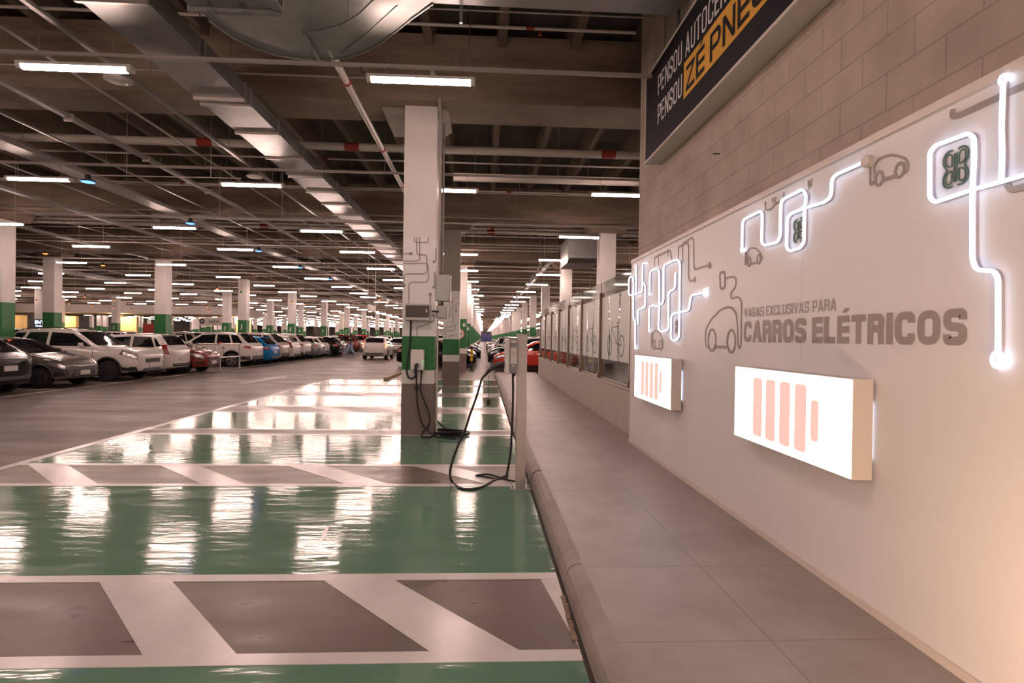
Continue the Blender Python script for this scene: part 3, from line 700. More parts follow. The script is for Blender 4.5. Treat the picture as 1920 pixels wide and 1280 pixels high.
a_ = at(916, 703, 1, PY+.03); b_ = at(915.5, 748, 1, PY+.03)
kc = empty('plug_cap', tuple(a_)); m = MB(); 
pts = [a_.lerp(b_, t/40)+Vector((.004*math.sin(t*2.2), 0, 0))-a_ for t in range(41)]; m.tube(pts, .0025, 5); m.build('chain', 'black', kc)
d_ = b_-a_
MB().bbox(d_.x-.016, d_.x+.022, -.02, .02, d_.z-.066, d_.z, .006).build('cap', 'black', kc); tag(kc, 'black plug cap dangling on a thin twisted cord', 'plug cap')

# charger, power box, junction boxes and cables on the pillar
FY = 9.12
o = empty('wall_charger', (-1.012, FY, 1.025))
MB().bbox(-.107, .107, -.09, 0, 0, .325, .016).build('front_cover', 'charger', o)
MB().box(.083, .089, -.0915, -.09, .10, .17).build('status_light', 'ledg', o)
MB().box(-.085, -.05, -.0915, -.09, .295, .303).build('red_mark', 'signr', o)
MB().lathe([(.034, -.12), (.036, -.09)], (-.005, 0, .085), axis=1, n=16).build('socket', 'chgrey', o)
MB().tube([(-.01, -.13, .10), (-.015, -.15, .05), (-.02, -.15, -.01), (-.02, -.13, -.05)], [.026, .026, .022, .016], 10).build('plug_handle', 'black', o, smooth=True)
MB().lathe([(.014, -.03), (.018, 0)], (.06, -.05, 0), n=10).build('cable_gland', 'black', o)
tag(o, 'white charger with a black plug on the nearest pillar', 'car charger')
o = empty('breaker_box', (-1.014, FY, 1.832))
MB().bbox(-.197, .197, -.13, 0, -.03, .228, .012).build('enclosure', 'boxl', o)
MB().bbox(-.180, .180, -.145, -.125, .025, .205, .006).build('smoked_door', 'smoke', o); MB().box(.13, .15, -.15, -.143, .10, .15).build('latch', 'label', o)
MB().box(-.03, .03, -.147, -.144, .10, .105).build('door_mark', 'dark', o)
tag(o, 'breaker box with dark smoked cover on the nearest pillar', 'electrical box')
o = empty('junction_box', (-.63, FY, 2.114)); MB().bbox(-.115, .115, -.02, .17, 0, .416, .012).build('enclosure', 'boxgrey', o); MB().box(-.10, .095, -.027, -.02, .012, .404).build('door', 'boxgrey', o); tag(o, 'tall grey electrical box on the side of the nearest pillar', 'electrical box')
o = empty('junction_box', (-.655, FY, 1.845)); MB().bbox(-.085, .085, -.02, .15, 0, .20, .01).build('enclosure', 'boxgrey', o); MB().bbox(.085, .095, -.02, .1, .03, .18, .003).build('hinge', 'label', o); tag(o, 'small grey electrical box under the taller one', 'electrical box')
tag(MB().tube([(-.80, FY-.06, 1.955), (-.76, FY-.06, 1.955), (-.74, FY-.06, 1.95), (-.70, FY-.03, 1.95)], .014, 8).build('flexible_conduit', 'black', smooth=True), 'short black conduit between breaker box and small grey box', 'conduit')
tag(MB().tube([(-.65, FY+.05, 2.04), (-.65, FY+.05, 2.12)], .02, 8).build('conduit_joint', 'black'), 'black gland joining the two grey boxes', 'conduit')
tag(MB().tube([(-.71, FY+.02, 1.84), (-.71, FY+.02, 0.01)], .013, 8).build('conduit_pipe', 'pipe'), 'thin white conduit down the right edge of the nearest pillar', 'conduit')
c_ = empty('conduit_pipe', (-.70, FY+.05, 2.53)); MB().tube([(0, 0, 0), (0, 0, 2.0), (0, -.04, 2.35), (0, -.5, 2.6)], .022, 8).build('pipe', 'conduit', c_, smooth=True); MB().tube([(.045, .02, 0), (.045, .02, 2.4)], .018, 8).build('pipe', 'galvd', c_)
MB().tube([(-.04, -.04, 0), (-.04, -.04, .5)], .012, 8).build('pipe', 'charger', c_)
tag(c_, 'vertical grey conduits rising from the grey boxes to the ceiling', 'conduit')
# wide dark cable from the breaker box to a hook
cq = [at(x, y, 1, FY-.07) for x, y in ((770.5, 598), (770, 620), (768, 650), (763.5, 680), (763, 698), (767, 708), (774, 709), (779, 704), (781, 694))]
tag(MB().tube(smoothpath(cq, 6), .016, 8).build('charging_cable', 'black', smooth=True), 'thick black cable from the breaker box curling under the pillar charger', 'cable')
cq = [at(x, y, 1, FY-.07) for x, y in ((781, 700), (781, 722), (782, 750), (786, 775), (792, 795), (803, 808))]+[at(x, y, 2, .015) for x, y in ((814, 817), (830, 820), (848, 822), (857, 820), (845, 818), (825, 815), (838, 812))]
tag(MB().tube(smoothpath(cq, 6), .013, 8).build('charging_cable', 'black', smooth=True), 'black cable hanging from the pillar charger plug to the floor coil', 'cable')
cq = [at(x, y, 1, FY-.05) for x, y in ((790.5, 696), (789, 715), (788.5, 730), (793, 745), (801, 765), (806, 785), (802, 800), (795, 808))]+[at(x, y, 2, .015) for x, y in ((790, 818), (797, 820.5), (812, 817), (835, 811), (865, 812), (872, 815), (860, 817), (838, 816), (828, 812), (845, 808), (870, 809))]
tag(MB().tube(smoothpath(cq, 6), .0115, 8).build('charging_cable', 'black', smooth=True), 'black cable from the charger gland crossing the brown pillar base', 'cable')
m = MB(); cc = Vector((-.55, 9.14, .012))
pts = []
for k in range(120):
    t = k/120*2*PI*4; R = .24+.05*math.sin(k*.23); pts.append(cc+Vector((R*1.15*math.cos(t)+.05*math.sin(k*.05), R*.8*math.sin(t), .012+.05*(k/120)+.012*math.sin(k*.4))))
pts = [p for p in pts]
tag(m.tube([Vector((max(p.x, -.74), p.y, p.z)) for p in pts], .0115, 7).build('cable_coil', 'black', smooth=True), 'coil of black cable lying on the floor beside the nearest pillar', 'cable')
tag(MB().lathe([(.02, -.03), (.035, -.02), (.035, .02), (.02, .03)], tuple(at(781, 727, 1, FY-.07)), n=12).build('cable_clamp', 'black'), 'small black clamp on the hanging cable at the white band', 'clamp')
tag(MB().tube(smoothpath([at(820, 789, 1, FY+.2), at(832, 800, 1, FY+.3), at(848, 806, 1, FY+.35), at(866, 808, 2, .012)], 6), .0115, 7).build('charging_cable', 'black', smooth=True), 'black cable coming out behind the pillar onto the coil', 'cable')

# ------------------------------------------------------------------ glass fence
py_ = [8.55, 10.82, 12.91, 14.87, 16.75, 18.6, 20.4, 22.1]
fence = empty('glass_fence', (2.25, 8.55, .83))
tag(fence, 'tall fence of frosted glass panes and brown metal posts on the low beige wall', 'fence')
pm = MB(); pm.bbox(-.05, .05, -.035, .035, 0, 1.60, .004)
pmm = pm.mesh('fence_post', 'bronze'); ftm = MB().bbox(-.075, .06, -.06, .06, 0, .10, .004).mesh('post_foot', 'bronze'); fnm = MB().box(-.06, -.045, -.03, -.012, .1, 1.58).mesh('front_fin', 'steel')
for y in py_:
    o = link('fence_post', pmm, fence, (0, y-8.55, 0)); link('post_foot', ftm, o); link('front_fin', fnm, o)
for i in range(len(py_)-1):
    y0, y1 = py_[i]+.05, py_[i+1]-.05; L = y1-y0; r = random.Random(i+11)
    o = MB().box(-.005, .005, 0, L, .03, 1.79).build('glass_pane', 'glass', fence, loc=(0, y0-8.55, 0))
    MB().box(-.02, .02, 0, L, .0, .03).build('pane_rail', 'steel', o)
    fm = MB(); b0 = .36; t0 = 1.50
    def wavy(a, b, sa, sb):                                    # a film piece with curved edges
        zz = [b0+(t0-b0)*k/10 for k in range(11)]
        A_ = [(a+sa*math.sin(k/10*PI*1.6), z) for k, z in enumerate(zz)]; B_ = [(b+sb*math.sin(k/10*PI*1.3+.4), z) for k, z in enumerate(zz)]
        fm.prism(A_+B_[::-1], 0, -.009, -.0055)
    c1 = L*r.uniform(.30, .45); c2_ = L*r.uniform(.62, .78)
    wavy(.01, c1-.05, .0, .07); wavy(c1+.05, c2_-.03, .05, -.05); wavy(c2_+.03, L-.01, -.03, .0)
    fm.build('frosted_film', 'frost', o)
    im = MB()
    for cy_ in (L*.28, L*.68): ribbon(im, [Vector((-.0095, cy_+.17*math.cos(t), .62+.17*math.sin(t))) for t in (2*PI*j/20 for j in range(20))], .022, NX, .002, closed=True)
    A, B = (L*.28, .62), (L*.68, .62); C = (L*.45, .66); D = (L*.40, .95); E_ = (L*.60, .92)
    for pth in ([A, D, C, A], [D, E_, C], [E_, B], [(L*.36, 1.0), (L*.44, 1.0)], [(L*.57, 1.0), (L*.6, 1.02), E_]):
        ribbon(im, [Vector((-.0095, p[0], p[1])) for p in pth], .018, NX, .002)
    im.build('bicycle_drawing', 'plastic', o)

# ------------------------------------------------------------------ ceiling lamps
HL = .62
def lamp_proto():
    o = empty('fluorescent_lamp', (0, 0, 4.5))
    MB().prism([(-.05, .02), (-.055, .05), (.055, .05), (.05, .02)], 0, -HL, HL).build('housing', 'lhous', o)
    MB().prism([(-.042, .02), (-.042, -.006), (-.024, -.024), (.024, -.024), (.042, -.006), (.042, .02)], 0, -HL+.05, HL-.05).build('diffuser', 'tube', o)
    for s in (-1, 1): MB().prism([(-.048, .02), (-.044, -.014), (-.024, -.027), (.024, -.027), (.044, -.014), (.048, .02)], 0, s*(HL-.05), s*HL).build('end_cap', 'lcap', o)
    for s in (-.4, .4): MB().tube([(s, 0, .05), (s, 0, .36)], .006, 5).build('hanger', 'rod', o)
    return o
lp = lamp_proto()
near_h = [c for c in lp.children]
def under_beam(y): return any(r_-.4 < y < r_+.95 for r_ in ROWY)
fs_ = MB(); fs_.box(-HL, HL, -.055, .055, .02, .05); fs_.box(-.405, -.395, -.005, .005, .05, .67); fs_.box(.395, .405, -.005, .005, .05, .67); far_s = fs_.mesh('housing_far', 'lhous')
fm_ = MB(); fm_.prism([(-.045, .02), (-.032, -.026), (.032, -.026), (.045, .02)], 0, -HL+.03, HL-.03); far_d = fm_.mesh('lamp_far', 'tube')
fh_ = MB(); fh_.box(-HL, HL, -.055, .055, .02, .05); fh_.box(-.405, -.395, -.005, .005, .05, 2.0); fh_.box(.395, .405, -.005, .005, .05, 2.0); far_h = fh_.mesh('housing_far', 'lhous')
LX = [2.75, -.75, -4.6, -8.65, -13.3, -17.7, -21.9, -26.2, -30.5, -34.8, -39.1, -43.4, -47.7, -52, -56.3, -60.6, -64.9, -69.2, 7.0, 11.3, 15.6]
LNAME = {2.75: 'line over the sidewalk', -.75: 'line over the charger pillar', -4.6: 'line over the bay edge'}
def lname(i, x):
    if x in LNAME: return LNAME[x]
    if x > 3: return '%s line beyond the glass fence' % ordinal(LX.index(x)-17)
    return '%s line left of the bays' % ordinal(i-2)
def inframe(x, y):
    d = Vector((x, y, 4.5-EYE)); c = RW.transposed() @ d
    if c.z > -.1: return False
    u = 960+F*c.x/-c.z; v = 640-F*c.y/-c.z
    return -60 < u < 1250 and v > -30
rows = [6.72+4.95*k for k in range(-3, 50)]
cand = []
for r, y in enumerate(rows):
    for i, x in enumerate(LX):
        if y < 6 and (x > 3 or x < -14): continue
        if x == 2.75 and y < 8: continue
        if x == -.75 and 15 < y < 18: continue
        if x == -.75 and y > 20: y -= 1.0
        if any(abs(x-q_[1]) < 1.0 for q_ in LN) and any(r_-.35 < y < r_+.75 for r_ in ROWY): y -= 1.1
        if x > 3 and y < 8: continue
        cand.append((x, y, i, r))
vis = sorted([c for c in cand if inframe(c[0], c[1])], key=lambda c: c[0]**2+c[1]**2)
seen = set((c[0], c[1]) for c in vis)
ind = vis[:285]; rest = vis[285:]; hidden = [c for c in cand if (c[0], c[1]) not in seen and c[1] < 60 and (c[0] > -14 or c[1] < 12)]
first = True
for n_, (x, y, i, r) in enumerate(ind+hidden):
    jx = random.Random(r*31+i).uniform(-.25, .25) if n_ > 8 else 0; 
    if first: o = lp; o.location = (x, y, 4.5); first = False
    elif n_ < 9: o = dup(lp, loc=(x+jx, y, 4.5))
    else:
        o = link('fluorescent_lamp', far_s if under_beam(y) else far_h, loc=(x+jx, y, 4.5)); link('diffuser', far_d, o)
    bh = n_ >= len(ind)
    tag(o, 'lit tubular ceiling lamp, %s, %s' % (('row behind the first' if y < 6 else ordinal(r-2)+' row from the camera'), lname(i, x)), 'ceiling lamp', 'tubular ceiling lamps')
fr_ = MB()
for (x, y, i, r) in rest:
    if x < -10 and y > 190: continue
    fr_.prism([(-.055+y, 4.52), (-.04+y, 4.47), (.04+y, 4.47), (.055+y, 4.52)], 0, x-HL, x+HL)
tag(fr_.build('distant_lamps', 'tube'), 'hundreds of tiny lit lamps in the far depth of the hall', 'ceiling lamps', kind='stuff')

# lamp rails across the hall, thin hanging rods
def along_x(name, x0, x1, y, z, r, m, label, cat, group=None, bands=(), sq=False, hang=None, bandw=.12):
    o = empty(name, (x0, y, z)); L = x1-x0
    if sq: MB().box(0, L, -r, r, -r, r).build('rail', m, o)
    else: MB().tube([(0, 0, 0), (L, 0, 0)], r, 10).build('pipe', m, o, smooth=True)
    for b in bands: MB().tube([(b-x0, 0, 0), (b-x0+bandw, 0, 0)], r*1.12, 10).build('red_band', 'pipered', o, smooth=True)
    if hang:
        for hx in hang: MB().tube([(hx-x0, 0, 0), (hx-x0, 0, (6.5 if not any(r_-.25 < y < r_+.82 for r_ in ROWY) else 5.18)-z)], .006, 5).build('hanger_rod', 'rod', o)
    return tag(o, label, cat, group)
for k, y in enumerate(rows[3:20]):
    xs = [2.1, -.2, -2.0, -3.25, -5.5, -7.4, -9.9, -12.0] if k < 5 else [-3.0, -12.0, -22.0, -32.0]
    xe = 2.12 if y < 8 else 16
    along_x('lamp_rail', -40 if k < 9 else -60, xe, y, 4.66 if k == 0 else 4.82, .020, 'conduit', 'metal lamp rail crossing the hall over the %s lamp row' % ordinal(k+1), 'lamp rail', 'lamp rails across the hall', sq=True, hang=[h for h in xs if h < xe])

PP = [(8.15, 5.93, .022, (-3.2, -1.8, .55), 2.12), (10.75, 5.75, .022, (-2.3, -5.5), 16), (11.35, 5.22, .075, (-5.5, -2.72, 2.3), 16), (12.6, 5.35, .022, (-3.5,), 16),
      (14.2, 5.55, .02, (-6.8,), 16), (15.6, 5.5, .024, (-8, .6), 16), (19.8, 5.3, .03, (-2.7, .2), 16), (20.6, 5.36, .11, (-7.8, -1.2, .1), 16), (22.5, 5.5, .022, (-9,), 16), (24.5, 5.5, .022, (), 16),
      (29.5, 5.0, .05, (-9, -20), 16), (33, 5.4, .022, (), 16), (38.7, 5.0, .06, (-14,), 16), (43, 5.4, .03, (), 16), (47.5, 5.0, .06, (), 16), (56.5, 5.0, .06, (), 16), (65.5, 5, .06, (), 16), (74, 5, .06, (), 16)]
for i, (y, z, r, bands, xe) in enumerate(PP):
    along_x('sprinkler_pipe', -45, xe, y, z, r, 'pipe', '%s pale pipe crossing the ceiling, %s pipe from the camera' % ('thick' if r > .07 else 'thin', ordinal(i+1)), 'pipe', 'pale pipes across the ceiling', bands=bands, bandw=.28 if r > .07 else .12)
along_x('conduit_pipe', -20, -.5, 8.6, 5.35, .018, 'conduit', 'thin grey conduit in front of the first beam', 'conduit')
# sprinkler heads on the second pipe
for x in (-6.6, -4.7, -2.9, .75, 1.3):
    y, z = (8.15, 5.93) if x > .5 and x < 1 else (10.75, 5.75)
    tag(MB().lathe([(.018, -.10), (.03, -.09), (.012, -.06), (.012, 0)], (x, y, z), n=8).build('sprinkler', 'signr'), 'small dark sprinkler head under the thin pale pipe', 'sprinkler', 'sprinkler heads')

def along_y(name, x, y0, y1, z, w, h, m, label, cat, part='tray', joints=None, hang=None, group=None):
    o = empty(name, (x, y0, z)); L = y1-y0; MB().box(-w/2, w/2, 0, L, 0, h).build(part, m, o)
    if joints:
        for j in joints: MB().box(-w/2-.015, w/2+.015, j-y0, j-y0+.04, -.04, h+.015).build('flange', 'conduit', o)
    if hang:
        for hy in hang:
            for s in ((-1, 1) if w > .3 else (0,)): MB().tube([(s*(w/2+.03), hy-y0, 0), (s*(w/2+.03), hy-y0, 6.1-z)], .005, 5).build('hanger_rod', 'rod', o)
    return tag(o, label, cat, group)
js = [6.0, 7.2, 8.38, 8.58, 9.75, 11.1, 12.35, 13.6, 14.85, 16.1, 17.35, 18.6, 19.85, 21.1, 22.35, 23.6, 24.85]
along_y('air_duct', -3.78, -2, 60, 4.9, .68, .22, 'galv', 'long flat galvanised air duct running away overhead', 'air duct', 'duct_body', joints=js, hang=[7.9, 9.4, 12.3, 15, 18, 21])
along_y('cable_tray', -4.68, 0, 60, 4.88, .055, .05, 'galvd', 'narrow metal cable tray beside the long duct', 'cable tray', hang=[8.3, 10.8, 13.5, 16.5])
along_y('cable_tray', -6.55, 0, 60, 4.9, .10, .06, 'galvd', 'second cable tray from the long duct', 'cable tray', joints=[7.5, 9.4, 11.5, 14, 17], hang=[9, 12, 15])
along_y('cable_tray', -8.7, 0, 70, 4.9, .42, .10, 'galvd', 'wide perforated cable tray left of the narrow ones', 'cable tray', hang=[11, 14, 17])
along_y('cable_tray', -11.4, 0, 70, 4.9, .16, .08, 'galvd', 'fourth cable tray, over the parked cars', 'cable tray', hang=[14, 18])
along_y('cable_tray', -15.5, 0, 80, 5.0, .25, .08, 'galvd', 'cable tray over the first pillar line left of the lane', 'cable tray')
along_y('air_duct', -24, 10, 90, 4.9, .6, .2, 'galv', 'far air duct over the left parking rows', 'air duct', 'duct_body')
along_y('cable_tray', 3.0, 26, 120, 5.0, .2, .08, 'galvd', 'cable tray right of the far lamp line', 'cable tray')
along_x('cable_tray', -9.6, -4.0, 17.2, 4.95, .05, 'galvd', 'perforated tray crossing between the two lanes of trays', 'cable tray', sq=True)
for i, (x, z, y0) in enumerate(((-5.6, 5.05, 0), (-7.7, 5.0, 2), (-10.1, 5.05, 6), (-13.2, 5.0, 10), (-17.5, 5.0, 14), (-21.0, 5.0, 18))):
    along_y('conduit_pipe', x, y0, 70, z, .03, .03, 'conduit', 'thin conduit running away along the ceiling, %s to the side of the long duct' % ordinal(i+1), 'conduit', 'run', hang=[9+k*3 for k in range(5)] if i < 4 else None)
for i, (y, z, r, x0) in enumerate(((7.35, 5.7, .012, -30), (9.95, 5.55, .014, -30), (13.1, 5.7, .014, -40), (15.0, 5.3, .012, -40), (16.9, 5.05, .02, -40), (18.9, 5.0, .014, -45), (21.9, 5.1, .016, -45), (23.6, 5.25, .014, -45), (25.6, 5.0, .03, -45), (28.6, 5.1, .02, -45), (31.5, 5.0, .02, -50), (35, 5.0, .02, -50), (40, 5.0, .03, -50), (45.5, 4.9, .03, -50))):
    along_x('conduit_pipe', x0, 2.14 if y < 7.9 else 16, y, z, r, 'pipe' if i % 2 else 'conduit', 'slender conduit crossing below the ribs, %s slender one from the camera' % ordinal(i+1), 'conduit', hang=[-9, -6, -1.9, .9] if y < 17 else None)
along_x('cable_tray', -.68, 14, 12.55, 5.02, .07, 'pipe', 'pale square channel crossing right behind the nearest pillar', 'cable tray', sq=True, hang=[.3, 1.6])
# bright white pipe with red clamps, running away from under the elbow duct
o = empty('sprinkler_pipe', (-1.86, 6.9, 4.94)); MB().tube([(0, 0, 0), (0, 9, 0)], .045, 12).build('pipe', 'pipe', o, smooth=True)
for y in (7.8, 10.55, 13.05): MB().tube([(0, y-6.9, 0), (0, y-6.86, 0)], .06, 12).build('red_clamp', 'pipered', o, smooth=True)
tag(o, 'bright white pipe with red clamps running from the elbow duct past the pillar', 'pipe')
# galvanised elbow duct and its crossing run
o = empty('air_duct', (0, 6, 4.9)); Z = lambda x, y: at(x, y, 2, 4.9)
far = [(1262, 29), (1100, 21), (960, 14), (812, 6), (775, 32), (740, 60), (708, 84), (675, 100), (640, 109), (600, 112), (560, 110), (520, 103), (480, 90), (440, 72), (405, 48), (392, 38)]
near = [(-2.9, 4.9), (2.14, 4.9)]
P = [(Z(*p).x, Z(*p).y-6) for p in far]+[(x, y-6) for x, y in near]
P = [(min(p[0], 2.145), p[1]) for p in P]
MB().prism(P, 2, 0, .5).build('duct_body', 'galv', o)
rim = MB(); e = [(Z(*p).x, Z(*p).y-6) for p in far[3:]]
rim.tube([Vector((a, b, -.004)) for a, b in e], .012, 5); rim.build('seam', 'galv', o)
q0, q1 = Z(570, 60), Z(600, 112); MB().box(-.02, .02, 0, (q1-q0).length+.03, -.03, .5).build('flange', 'galv', o, loc=(q0.x, q0.y-6, 0)).rotation_euler.z = math.atan2(-(q1.x-q0.x), q1.y-q0.y)
for pts in ([(566, 60), (600, 57), (640, 46), (675, 25), (700, 0)], [(640, 100), (690, 60), (745, 10)], [(587, 0), (587, 58)], [(655, 0), (655, 38)]):
    MB().tube([Vector((Z(*p).x, Z(*p).y-6, -.003)) for p in pts], .008, 5).build('crease', 'galv', o)
tag(o, 'wide galvanised duct with curved elbow crossing at the top to the block wall', 'air duct')
o = empty('air_duct', (-2.45, 3.5, 4.72)); MB().box(-.43, .42, -4, 2.28, 0, .43).build('duct_body', 'galv', o)
MB().box(-.46, .45, 2.26, 2.30, -.04, .43).build('flange', 'galv', o); MB().box(.38, .46, -4, 2.28, -.02, .0).build('edge_angle', 'galv', o)
for x in (-.25, .05): MB().box(x, x+.05, 2.2, 2.31, -.06, -.03).build('clip', 'galv', o)
tag(o, 'square lower duct section joining the elbow from the camera side', 'air duct')
for (x, y, l) in ((2.0, 5.9, 'right end near the block wall'), (-.25, 5.9, 'bend')):
    tag(MB().box(x-.03, x+.0, y-.01, y+.03, 4.75, 5.6).build('duct_hanger', 'galv'), 'perforated metal strap holding the crossing duct at its %s' % l, 'strap')
tag(MB().bbox(-.83, -.75, 8.5, 8.56, 5.30, 5.45, .01).build('junction_box', 'boxgrey'), 'small grey junction box above the nearest pillar', 'electrical box')
lw = [at(682, 138, 1, 6.7), at(676, 128, 1, 6.7), at(684, 119, 1, 6.75), at(700, 122, 1, 6.75)]
tag(MB().tube(smoothpath(lw, 5), .006, 6).build('loose_wire', 'black', smooth=True), 'thin black cord looping from the nearest lamp', 'cord')

# parking sensors: small discs with a coloured light
def sensor(x, y, z, led, label, arm=None, r=.16):
    o = empty('parking_sensor', (x, y, z)); MB().lathe([(r*.85, -.015), (r, 0), (r, .012), (r*.45, .03), (r*.4, .12)]+([(.006, .125), (.006, (5.18 if any(r_-.35 < y < r_+.9 for r_ in ROWY) else 6.5)-z)] if not arm and led else []), (0, 0, 0), n=20).build('body', 'galvd' if led is None else 'dark', o, smooth=True)
    if led: MB().lathe([(r*.5, -.02), (r*.85, -.008), (r*.95, .004)], (0, 0, -.008), n=16).build('indicator_light', led, o)
    if arm:
        MB().tube([(.02, 0, .12), (arm, 0, .14)], .012, 6).build('arm', 'pipe', o)
        MB().tube([(arm*.25, 0, .13), (arm*.25, 0, 6.0-z)], .006, 5).build('hanger_rod', 'pipe', o)
        MB().tube([(arm*.8, 0, .13), (arm*.8, 0, 6.0-z)], .006, 5).build('hanger_rod', 'pipe', o)
    return tag(o, label, 'parking sensor', 'parking sensors under the ceiling')
sensor(-4.68, 7.6, 4.76, None, 'unlit round sensor disc hanging under the narrow tray, near the first lamp')
sensor(-4.68, 12.0, 4.76, None, 'unlit round sensor disc under the narrow tray at the second lamp row')
for i, (px, py) in enumerate(((165, 340), (357, 418), (485, 470), (563, 501), (619, 523))):
    q = at(px, py, 2, 4.42); sensor(q.x, q.y, 4.42, 'ledb', 'blue lit parking sensor at the left end of its arm, %s from the camera' % ordinal(i+1), arm=-4.7-q.x, r=.13 if i == 0 else .12)
reds = [(85, 475), (193, 497), (293, 516), (358, 531), (407, 541), (159, 556), (68, 564), (129, 569), (173, 573), (213, 577), (213, 563), (247, 581), (334, 576), (253, 568), (548, 567), (571, 570), (626, 585), (640, 588), (656, 591), (711, 562), (725, 568), (737, 573), (747, 577), (388, 575), (392, 583), (294, 598), (281, 594), (594, 578), (100, 560)]
for i, (px, py) in enumerate(reds):
    q = at(px, py, 2, 4.35 if py < 545 else 3.7)
    sensor(q.x, q.y, q.z, 'ledr', 'small red lit parking sensor under the ceiling, %s counted by height in view' % ordinal(i+1), r=.09 if py < 545 else .08)
for i, (px, py) in enumerate(((452, 549), (366, 577))):
    q = at(px, py, 2, 3.9); sensor(q.x, q.y, q.z, 'ledg', 'small green lit sensor beside a far pillar, %s' % ('nearer' if i == 0 else 'farther'), r=.07)

# ------------------------------------------------------------------ cars (local axes: +x towards the nose, origin under the middle)
def lerp_tab(tab, x):
    if x <= tab[0][0]: return tab[0][1]
    for (a, u), (b, v_) in zip(tab[:-1], tab[1:]):
        if x <= b: return u+(v_-u)*(x-a)/(b-a) if b > a else v_
    return tab[-1][1]
class Shape:
    def __init__(s, L=3.9, W=1.68, H=1.48, wb=2.45, fo=.75, kind='hatch', clear=.19, wr=.30, hood=.98, belt=.95, rg=.1, rr=.5, cowl=1.05, scr=.75, nose=.72):
        s.L, s.W, s.H, s.kind, s.clear, s.wr = L, W/2, H, kind, clear, wr
        s.xf = L-fo; s.xr = s.xf-wb; xc = L-cowl; s.xc = xc; s.rf = xc-scr; s.belt = belt; s.hood = hood
        if kind == 'sedan': s.gb, s.r1, zr = .72, 1.35, belt+.06
        else: s.gb, s.r1, zr = rg, rr, belt+.03
        s.zr = zr
        s.T = [(0, zr-.12), (.05, zr-.02), (s.gb, zr+.01), (s.r1, H-.07), (s.r1+.35, H-.02), ((s.r1+s.rf)/2, H), (s.rf-.25, H-.03), (s.rf, H-.08), (xc, hood), (xc+.25, hood-.04), (L-.50, nose+.09), (L-.18, nose+.01), (L-.05, nose-.06), (L, nose-.15)]
        if kind == 'sedan': s.T[1] = (.06, zr)
    def top(s, x): return sum(lerp_tab(s.T, x+d)*w_ for d, w_ in ((-.10, .15), (-.05, .2), (0, .3), (.05, .2), (.10, .15)))
    def wd(s, x):
        f = max(0, 1-(s.L-x)/.65); r = max(0, 1-x/.45); return s.W*(1-.20*f**2.2-.15*r**2.5)
    def bot(s, x):
        f = max(0, 1-(s.L-x)/.5); r = max(0, 1-x/.4); return s.clear+.07*f+.10*r
    def bz(s, x): return min(s.belt+.05*(1-x/s.L), s.top(x)-.02)
    def ring(s, x):
        W, B, T, S = s.wd(x), s.bot(x), s.top(x), s.bz(x); g_ = max(0, min(1, (T-S)/(s.H-s.belt)))
        Wt = W*(.93-.17*g_); q = [(0, B), (W*.82, B), (W*.93, B+.03), (W*.985, B+.16), (W, B+(S-B)*.45), (W*.995, B+(S-B)*.70), (W*.975, S-.03*(1+g_)), (W*.945, S)]
        for t in (.25, .5, .75): q.append((W*.945+(Wt-W*.945)*t**1.15, S+(T-.05*g_-.005-S)*t))
        q += [(Wt*.985, T-.045*g_-.004), (Wt*.90, T-.012*g_), (Wt*.5, T+.002), (0, T+.006)]
        return q
    def side(s, x, z):
        q = s.ring(x); 
        for (a, b), (c, d) in zip(q[2:12], q[3:13]):
            if z <= d: return a+(c-a)*(z-b)/(d-b) if d > b and z >= b else a
        return q[12][0]
    def topz(s, x, y):
        q = s.ring(x)[11:][::-1]; y = abs(y)
        for (a, b), (c, d) in zip(q[:-1], q[1:]):
            if y <= c: return b+(d-b)*(y-a)/(c-a)
        return q[-1][1]
def patch(mb, fn, n=6, k=3, th=.012, mi=0, off=.006):                   # closed thin shell over a surface function fn(u, v) -> (point, outward)
    v = []; f = []
    for lay in (1, 0):
        for i in range(n+1):
            for j in range(k+1):
                p, o = fn(i/n, j/k); v.append(Vector(p)+Vector(o)*(off if lay else -th))
    N = (n+1)*(k+1); I = lambda l, i, j: l*N+i*(k+1)+j
    for i in range(n):
        for j in range(k): f += [(I(0, i, j), I(0, i+1, j), I(0, i+1, j+1), I(0, i, j+1)), (I(1, i, j), I(1, i, j+1), I(1, i+1, j+1), I(1, i+1, j))]
    for i in range(n): f += [(I(0, i, 0), I(1, i, 0), I(1, i+1, 0), I(0, i+1, 0)), (I(0, i, k), I(0, i+1, k), I(1, i+1, k), I(1, i, k))]
    for j in range(k): f += [(I(0, 0, j), I(0, 0, j+1), I(1, 0, j+1), I(1, 0, j)), (I(0, n, j), I(1, n, j), I(1, n, j+1), I(0, n, j+1))]
    mb.add(v, f, mi)
def sidepatch(mb, s, quad, sgn, n=6, k=4, off=.006):                    # quad: lower rear, lower front, upper front, upper rear in (x, z)
    def fn(u, v):
        a, b, c, d = quad; x = (a[0]*(1-u)+b[0]*u)*(1-v)+(d[0]*(1-u)+c[0]*u)*v; z = (a[1]*(1-u)+b[1]*u)*(1-v)+(d[1]*(1-u)+c[1]*u)*v
        y = s.side(x, z); e = .03; dx = (s.side(min(x+e, s.L), z)-s.side(max(x-e, 0), z)); 
        o = Vector((-dx/.06, 1, .25 if z > s.bz(x) else 0)).normalized(); return (x, sgn*y, z), (o.x, sgn*o.y, o.z)
    patch(mb, fn, n, k, off=off)
